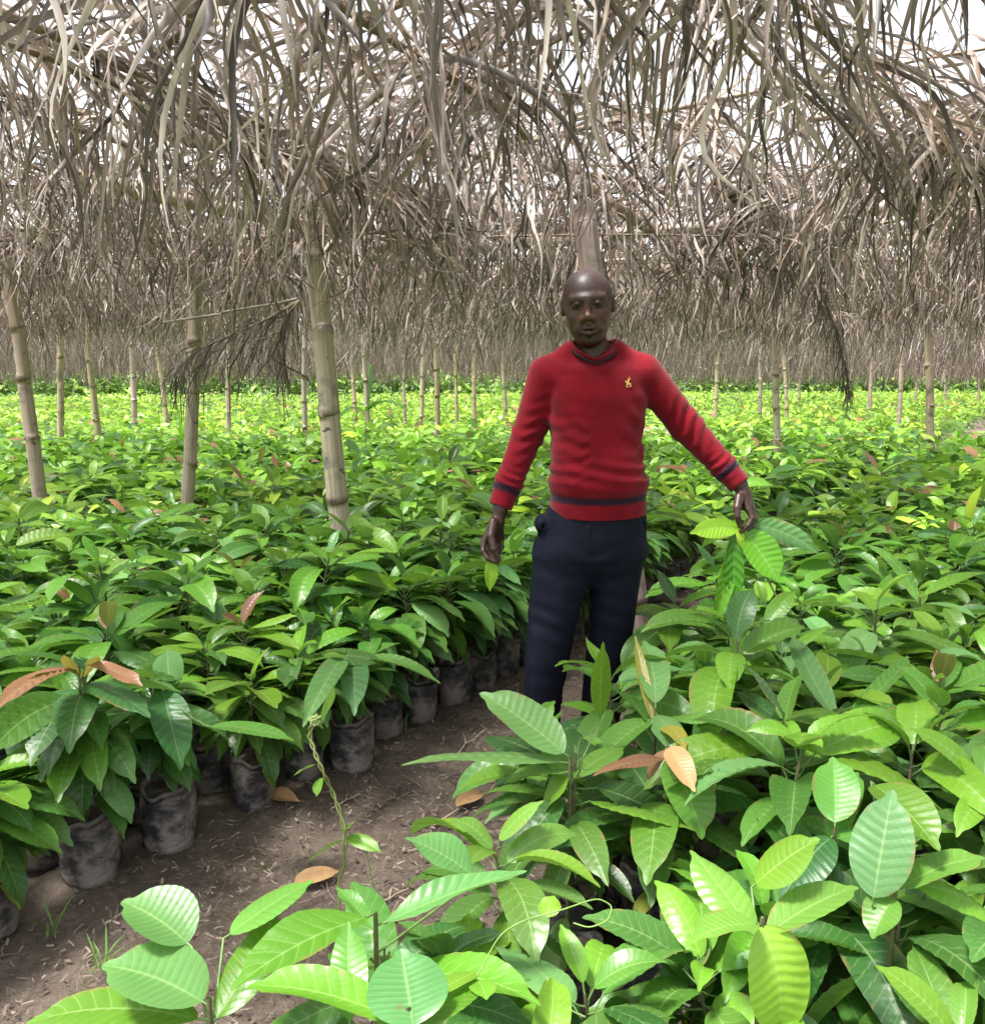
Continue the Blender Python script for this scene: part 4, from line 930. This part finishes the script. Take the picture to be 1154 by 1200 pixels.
# eyes
eye_m = plain('eye', (1, 1, 1), .4, 60, .03, 0, attr=True, spec=.25)
for s in (-1, 1):
    n = 20; th = np.linspace(.001, np.pi - .001, n); ph = np.linspace(0, 2 * np.pi, 28, endpoint=False)
    L = np.stack([np.sin(th)[:, None] * np.cos(ph), np.cos(th)[:, None] * np.ones(28), np.sin(th)[:, None] * np.sin(ph)], -1).reshape(-1, 3)
    c = np.where(th < .50, 1, 0); col = np.repeat(np.where((th < .50)[:, None], [[.012, .007, .005]], [[.13, .095, .075]]), 28, 0)
    e = L * .0125; pos = hl(s * .034, .0762, .0048); Vw = pos + (e @ np.stack([LX, LY, LZ])) * hs_ 
    link('eye', mesh_data('eye', Vw - mo, grid_quads(n, 28, wrap=True), None, col, True, (eye_m,)), body)

# --- sweater
f = Field([w(560, 600)[0], Y0 - .24, Zp(612) - .02], [w(892, 600)[0], Y0 + .24, Zp(396)], .004)
f.loft([sec(606, 644.5, 755.5, -.008, .122), sec(590, 643.5, 756.5, -.008, .124), sec(579, 645, 755, -.008, .123), sec(570, 642, 759, -.012, .134), sec(560, 642.5, 758.5, -.012, .136), sec(545, 645, 753, -.010, .13), sec(520, 645, 752, -.004, .122), sec(490, 643, 755, .0, .118), sec(465, 641, 758, .004, .117), sec(445, 641, 758, .01, .110), sec(432, 645, 753, .014, .098), sec(425, 655, 741, .016, .080), sec(419, 668, 727, .018, .05), sec(414, 685, 710, .02, .02)], .02, 2.35)
for a, b in (((645, 437), (676, 413)), ((748, 434), (714, 412))): f.cone(w(*a, .015), w(*b, .022), .062, .040, .045)
f.cone(w(672, 418, .022), w(718, 416, .022), .048, .048, .04)
for x in (): f.ell(w(x, 468, -.075), (.062, .036, .050), .05)                 # chest
la = [w(639, 441, .012), w(619, 508, .028), w(596, 566, -.012), w(586, 594, -.03)]; rb = [w(756, 438, .012), w(803.5, 499, .028), w(848, 547, -.01), w(867, 568.5, -.037)]
la_r = [.064, .0565, .048, .0405]; rb_r = [.064, .0575, .045, .0375]
for ch, rs in ((la, la_r), (rb, rb_r)):
    for i in range(3): f.cone(ch[i], ch[i + 1] + ((ch[3] - ch[2]) * .6 if i == 2 else 0), rs[i], rs[i + 1], .026 if i == 0 else .02)
    d = ch[3] - ch[2]; d /= np.linalg.norm(d); e = ch[3]
    f.op(lambda X, Y, Z: -((X - e[0]) * d[0] + (Y - e[1]) * d[1] + (Z - e[2]) * d[2]) , e - .10, e + .10, 0, 'sub')
    # folds: creases round the elbow and towards the armpit
    el_ = ch[1]; d0 = (ch[2] - ch[0]); d0 /= np.linalg.norm(d0); sd = np.cross(d0, [0, 1, 0])
    def fold(X, Y, Z, el_=el_, d0=d0, sd=sd):
        px, py, pz = X - el_[0], Y - el_[1], Z - el_[2]; al = px * d0[0] + py * d0[1] + pz * d0[2]; si = px * sd[0] + pz * sd[2]
        return .0036 * np.sin(al * 125 + si * 45 + py * 30 + np.sin(si * 60) * 1.1) * np.exp(-(al / .10) ** 2) * (.65 + .35 * np.sin(si * 38 + 1))
    f.op(fold, el_ - .2, el_ + .2, 0, 'disp')
    def fold2(X, Y, Z, a=ch[3] + (ch[2] - ch[3]) * 1.2, d0=d0):
        al = (X - a[0]) * d0[0] + (Z - a[2]) * d0[2]; return .0028 * np.sin(al * 230 + Y * 40) * np.exp(-(al / .045) ** 2)
    f.op(fold2, ch[2] - .12, ch[2] + .12, 0, 'disp')
cx = w(697, 500)[0]
def torsofold(X, Y, Z):
    z0 = Zp(566); a = .0038 * np.sin((Z - z0) * 130 + np.sin((X - cx) * 13) * 1.6 + (X - cx) * 9) * np.exp(-((Z - z0 - .045) / .05) ** 2) * (Z > Zp(574))
    r = .0025 * np.sin((X - cx) * 60 + (Z - Zp(500)) * 75) * np.exp(-((np.abs(X - cx) - .13) / .05) ** 2 - ((Z - Zp(497)) / .10) ** 2)
    q = .0018 * np.sin((X - cx) * 20 - (Z - Zp(530)) * 40 + 1.) * np.exp(-((Z - Zp(520)) / .09) ** 2)
    return a + r + q
f.op(torsofold, [cx - .2, Y0 - .2, Zp(608)], [cx + .2, Y0 + .2, Zp(440)], 0, 'disp')
for s, p0, p1 in ():       # shadowed armpit crease
    f.cone(w(*p0, -.085), w(*p1, -.10), .003, .005, .02, 'sub')
# neck opening
cc = w(696, 405, -.006)
def opening(X, Y, Z):
    dx, dy = (X - cc[0]) / .074, (Y - cc[1] - .012) / .075; r = np.sqrt(dx ** 2 + dy ** 2) + 1e-6; sn = dy / r; fr = np.clip(-sn, 0, 1); k_ = np.clip(r, 0, 1.3)
    zp = cc[2] + .004 + (.012 * np.clip(sn, 0, 1) - .051 * fr) * k_ - .006 * np.exp(-((dx / .35) ** 2)) * (sn < 0) * k_
    return np.maximum((r - 1) * .074, zp - Z)
f.op(opening, cc - .12, cc + .12, .004, 'sub')
V, Q = f.mesh()
band = np.full(len(V), 9.0); ang = np.zeros(len(V)); 
hemz = Zp(604) + .009 * np.abs((V[:, 0] - cx) / .17) ** 2; trunk = (V[:, 0] > w(640.5, 590)[0]) & (V[:, 0] < w(760, 590)[0]) & (V[:, 2] < Zp(545))
band = np.where(trunk, (V[:, 2] - hemz) * 10 * .80, band); ang = np.where(trunk, np.arctan2(V[:, 1] - Y0, V[:, 0] - cx) * .17, ang)
for ch in (la, rb):
    d = ch[3] - ch[2]; d /= np.linalg.norm(d); r = V - ch[3]; al = -(r @ d); rad = np.linalg.norm(r + al[:, None] * d, axis=1)
    m = (al < .14) & (rad < .075) & (al > -.02); b_ = np.cross(d, [0, 1, 0]); b_ /= np.linalg.norm(b_); c_ = np.cross(d, b_)
    band = np.where(m, al * 10 * .80, band); ang = np.where(m, np.arctan2(r @ b_, r @ c_) * .045, ang)
keep_low = V[:, 2] >= 0
# hem: cut along a gently curved line by lifting the lowest ring
low = (V[:, 2] < hemz) & trunk; V[low, 2] = hemz[low]
col = np.stack([band, (band < .62).astype(float), ang], -1)
knit = knit_material()
sw = link('sweater', mesh_data('sweater', V - mo, Q, None, col, True, (knit,)), man)
swV = V
# collar: ribbed ring with a dark edge line
th = np.linspace(0, 2 * np.pi, 97)
def ring(rx, ry, dz, tub, name, mat, colr, vee):
    c = w(696, 405, -.006); x = c[0] + np.cos(th) * rx; y = c[1] + .012 + np.sin(th) * ry
    fr = np.clip(-np.sin(th), 0, 1); z = c[2] + .012 * np.clip(np.sin(th), 0, 1) + .007 * np.abs(np.cos(th)) ** 2 + dz - vee * 1.12 * fr - vee * .18 * np.exp(-((th - 1.5 * np.pi) / .35) ** 2)
    v, q = tube(np.stack([x, y, z], -1), tub, 10); return link(name, mesh_data(name, v - mo, q, None, np.tile(colr, (len(v), 1)), True, (mat,)), sw)
dark = plain('dark knit', (.018, .006, .016), .9, 200, .3, .3)
ring(.0765, .077, .004, .0066, 'collar', knit, (9., 0., 0.), .041)
ring(.0845, .085, -.003, .0042, 'collar_stripe', dark, (1, 1, 1), .044)
# embroidered badge: gold horse and rider raised on the chest
bvh = BVHTree.FromPolygons([tuple(v) for v in V], [tuple(int(i) for i in q) for q in Q])
polys = [
 [(-.30, -.10), (.22, -.14), (.30, .02), (.12, .10), (-.18, .08), (-.34, .02)],                # horse body
 [(-.34, .02), (-.18, .08), (-.30, .30), (-.46, .34), (-.58, .20), (-.50, .14), (-.40, .18)],  # neck and head
 [(-.30, -.10), (-.20, -.10), (-.28, -.34), (-.16, -.50), (-.24, -.54), (-.38, -.34)], [(-.14, -.10), (-.04, -.12), (-.14, -.30), (-.02, -.50), (-.10, -.54), (-.22, -.30)],
 [(.10, -.12), (.22, -.13), (.26, -.32), (.16, -.52), (.26, -.54), (.36, -.32)], [(.22, -.13), (.30, 0), (.44, -.24), (.42, -.46), (.50, -.48), (.54, -.22)],
 [(.28, .02), (.40, .06), (.52, -.12), (.46, -.16), (.36, -.02)],                               # tail
 [(-.10, .08), (.10, .10), (.14, .36), (.02, .44), (-.12, .36)], [(-.06, .44), (.06, .44), (.08, .56), (0, .62), (-.08, .56)],   # rider
 [(.10, .34), (.16, .40), (.40, .58), (.36, .62), (.08, .42)], [(-.12, .34), (-.06, .26), (-.30, .12), (-.34, .16)],
 [(.34, .56), (.40, .60), (.16, .84), (.10, .80)]]
bc = w(731.5, 449); S_ = .026; vs = []; fs = []
for pg in polys:
    n = len(pg); b0 = len(vs)
    for lay in (0, 1):
        for (a, b) in pg:
            x, z = bc[0] + a * S_ * .8, bc[2] + b * S_; hit = bvh.ray_cast(Vector((x, Y0 - .4, z)), Vector((0, 1, 0)))[0]; y = hit[1] if hit else Y0 - .12
            vs.append((x - mo[0], y - (.0028 if lay else -.001) - mo[1], z))
    fs.append([b0 + n + k for k in range(n)]); fs += [[b0 + k, b0 + (k + 1) % n, b0 + n + (k + 1) % n, b0 + n + k] for k in range(n)]
me = bpy.data.meshes.new('badge'); me.from_pydata(vs, [], fs); me.materials.append(plain('gold thread', (.75, .45, .13), .6, 300, .25, .4)); me.update()
link('badge', me, sw)

# --- trousers
f = Field([w(605, 600)[0], Y0 - .26, .015], [w(775, 600)[0], Y0 + .30, Zp(585)], .0045)
f.loft([sec(682, 672, 706, .01, .04), sec(674, 650, 728, .01, .07), sec(664, 636, 744, 0, .10), sec(650, 627, 756, .0, .120), sec(625, 630, 757, -.002, .124), sec(605, 636, 757, -.004, .118), sec(590, 645, 754, -.004, .112)], .02, 2.3)
L1 = [sec(y, a, b, cy, ry) for y, a, b, cy, ry in ((618, 650, 690, 0, .06), (628, 636, 694, 0, .095), (640, 627, 696, 0, .113), (680, 622, 693, 0, .11), (700, 620.5, 683, 0, .105), (730, 618, 675, -.01, .095), (760, 616, 669, -.012, .09), (800, 614, 661, 0, .085), (830, 613, 657, .01, .085), (868, 611, 655, .02, .085))]
L2 = [sec(y, a, b, cy, ry) for y, a, b, cy, ry in ((618, 694, 735, 0, .06), (628, 690, 748, .01, .095), (640, 688, 757, .02, .113), (680, 692, 752, .04, .11), (705, 692, 748, .04, .10), (730, 692, 745, .04, .095), (760, 690, 741, .05, .09), (800, 686, 735, .07, .085), (830, 684, 731, .08, .085), (866, 683, 730, .09, .085))]
f.loft(L1, .035, 2.15); f.loft(L2, .035, 2.15)
f.ell(w(634, 613, -.03), (.024, .05, .030), .02); f.cone(w(640, 606, -.11), w(632, 628, -.03), .005, .005, .006, 'sub')   # pocket bulge
f.cone(w(752, 606, -.09), w(757, 626, -.02), .004, .004, .006, 'sub')
f.cone(w(690, 618, -.125), w(690, 650, -.120), .004, .003, .008)     # fly
def tf(X, Y, Z):
    a = .006 * np.sin(-(X - w(690, 650)[0]) * 45 * np.sign(X - w(690, 650)[0]) + (Z - Zp(650)) * 85) * np.exp(-((Z - Zp(655)) / .055) ** 2)
    b = .0055 * np.sin((X - w(650, 720)[0]) * 34 + (Z - Zp(720)) * 92 + np.sin(Y * 30) * .8) * np.exp(-((Z - Zp(715)) / .09) ** 2)
    c = .0055 * np.sin((X - w(640, 780)[0]) * -28 + (Z - Zp(790)) * 70 + np.sin(X * 33)) * np.exp(-((Z - Zp(800)) / .13) ** 2)
    d = .006 * np.sin(Z * 95 + X * 20) * np.exp(-((Z - .13) / .07) ** 2)
    return .42 * (a + b + c + d) * (.55 + .45 * np.sin(X * 21 + Z * 9 + Y * 14))
f.op(tf, [w(600, 600)[0], Y0 - .3, 0], [w(775, 600)[0], Y0 + .3, Zp(615)], 0, 'disp')
f.op(lambda X, Y, Z: Z - .075 + 0 * X + 0 * Y, [w(600, 600)[0], Y0 - .3, 0], [w(775, 600)[0], Y0 + .3, .1], 0, 'sub')
V, Q = f.mesh(); link('trousers', mesh_data('trousers', V - mo, Q, None, None, True, (denim_material(),)), man)
# --- shoes
shoe_m = plain('shoe leather', (.12, .07, .045), .55, 40, .4, .3)
for (fx, fy) in ((w(632, 870)[0], Y0 + .02), (w(706, 866)[0], Y0 + .09)):
    g_ = Field([fx - .07, fy - .24, -.01], [fx + .07, fy + .1, .15], .004)
    g_.cone([fx, fy + .03, .045], [fx - .008, fy - .15, .038], .042, .036, .02); g_.cone([fx, fy, .09], [fx, fy + .01, .05], .045, .045, .03); g_.ell([fx - .008, fy - .165, .034], (.042, .05, .03), .02)
    g_.op(lambda X, Y, Z: Z + 0 * X + 0 * Y - .004, [fx - .1, fy - .3, -.05], [fx + .1, fy + .2, .03], 0, 'sub')
    V, Q = g_.mesh(); link('shoe', mesh_data('shoe', V - mo, Q, None, None, True, (shoe_m,)), man)
EXPOSURE = 1.5
# ---------------------------------------------------------------- light
EL, AZ = R(68), R(245)          # high bright sun behind thin cloud, from behind and to the left of the camera
wd = bpy.data.worlds.new('World'); sc.world = wd; wd.use_nodes = True; t = wd.node_tree; t.nodes.clear()
sky = t.nodes.new('ShaderNodeTexSky'); sky.sky_type = 'NISHITA'; sky.sun_disc = False; sky.sun_elevation = EL; sky.sun_rotation = AZ; sky.dust_density = 3.0; sky.air_density = 1.0; sky.ozone_density = .6
hs = t.nodes.new('ShaderNodeHueSaturation'); hs.inputs['Saturation'].default_value = .18; hs.inputs['Value'].default_value = 1.15
bg = t.nodes.new('ShaderNodeBackground'); bg.inputs['Strength'].default_value = .13; ou = t.nodes.new('ShaderNodeOutputWorld')
t.links.new(sky.outputs[0], hs.inputs['Color']); t.links.new(hs.outputs[0], bg.inputs[0]); t.links.new(bg.outputs[0], ou.inputs[0])
sl = bpy.data.lights.new('sun', 'SUN'); sl.energy = 3.4; sl.angle = R(10); sl.color = (1, .97, .92); so = bpy.data.objects.new('sun', sl); COL.objects.link(so)
dv = Vector((math.sin(AZ) * math.cos(EL), math.cos(AZ) * math.cos(EL), math.sin(EL))); so.rotation_euler = dv.to_track_quat('Z', 'Y').to_euler()
vs_ = sc.view_settings; vs_.view_transform = 'Standard'; vs_.look = 'None'; vs_.gamma = 1; vs_.use_curve_mapping = False; vs_.exposure = EXPOSURE
cy = sc.cycles; cy.max_bounces = 7; cy.diffuse_bounces = 4; cy.glossy_bounces = 2; cy.transmission_bounces = 4; cy.transparent_max_bounces = 4
cy.caustics_reflective = False; cy.caustics_refractive = False; cy.sample_clamp_indirect = 6
cy.use_denoising = True
try: cy.denoiser = 'OPENIMAGEDENOISE'
except Exception: pass
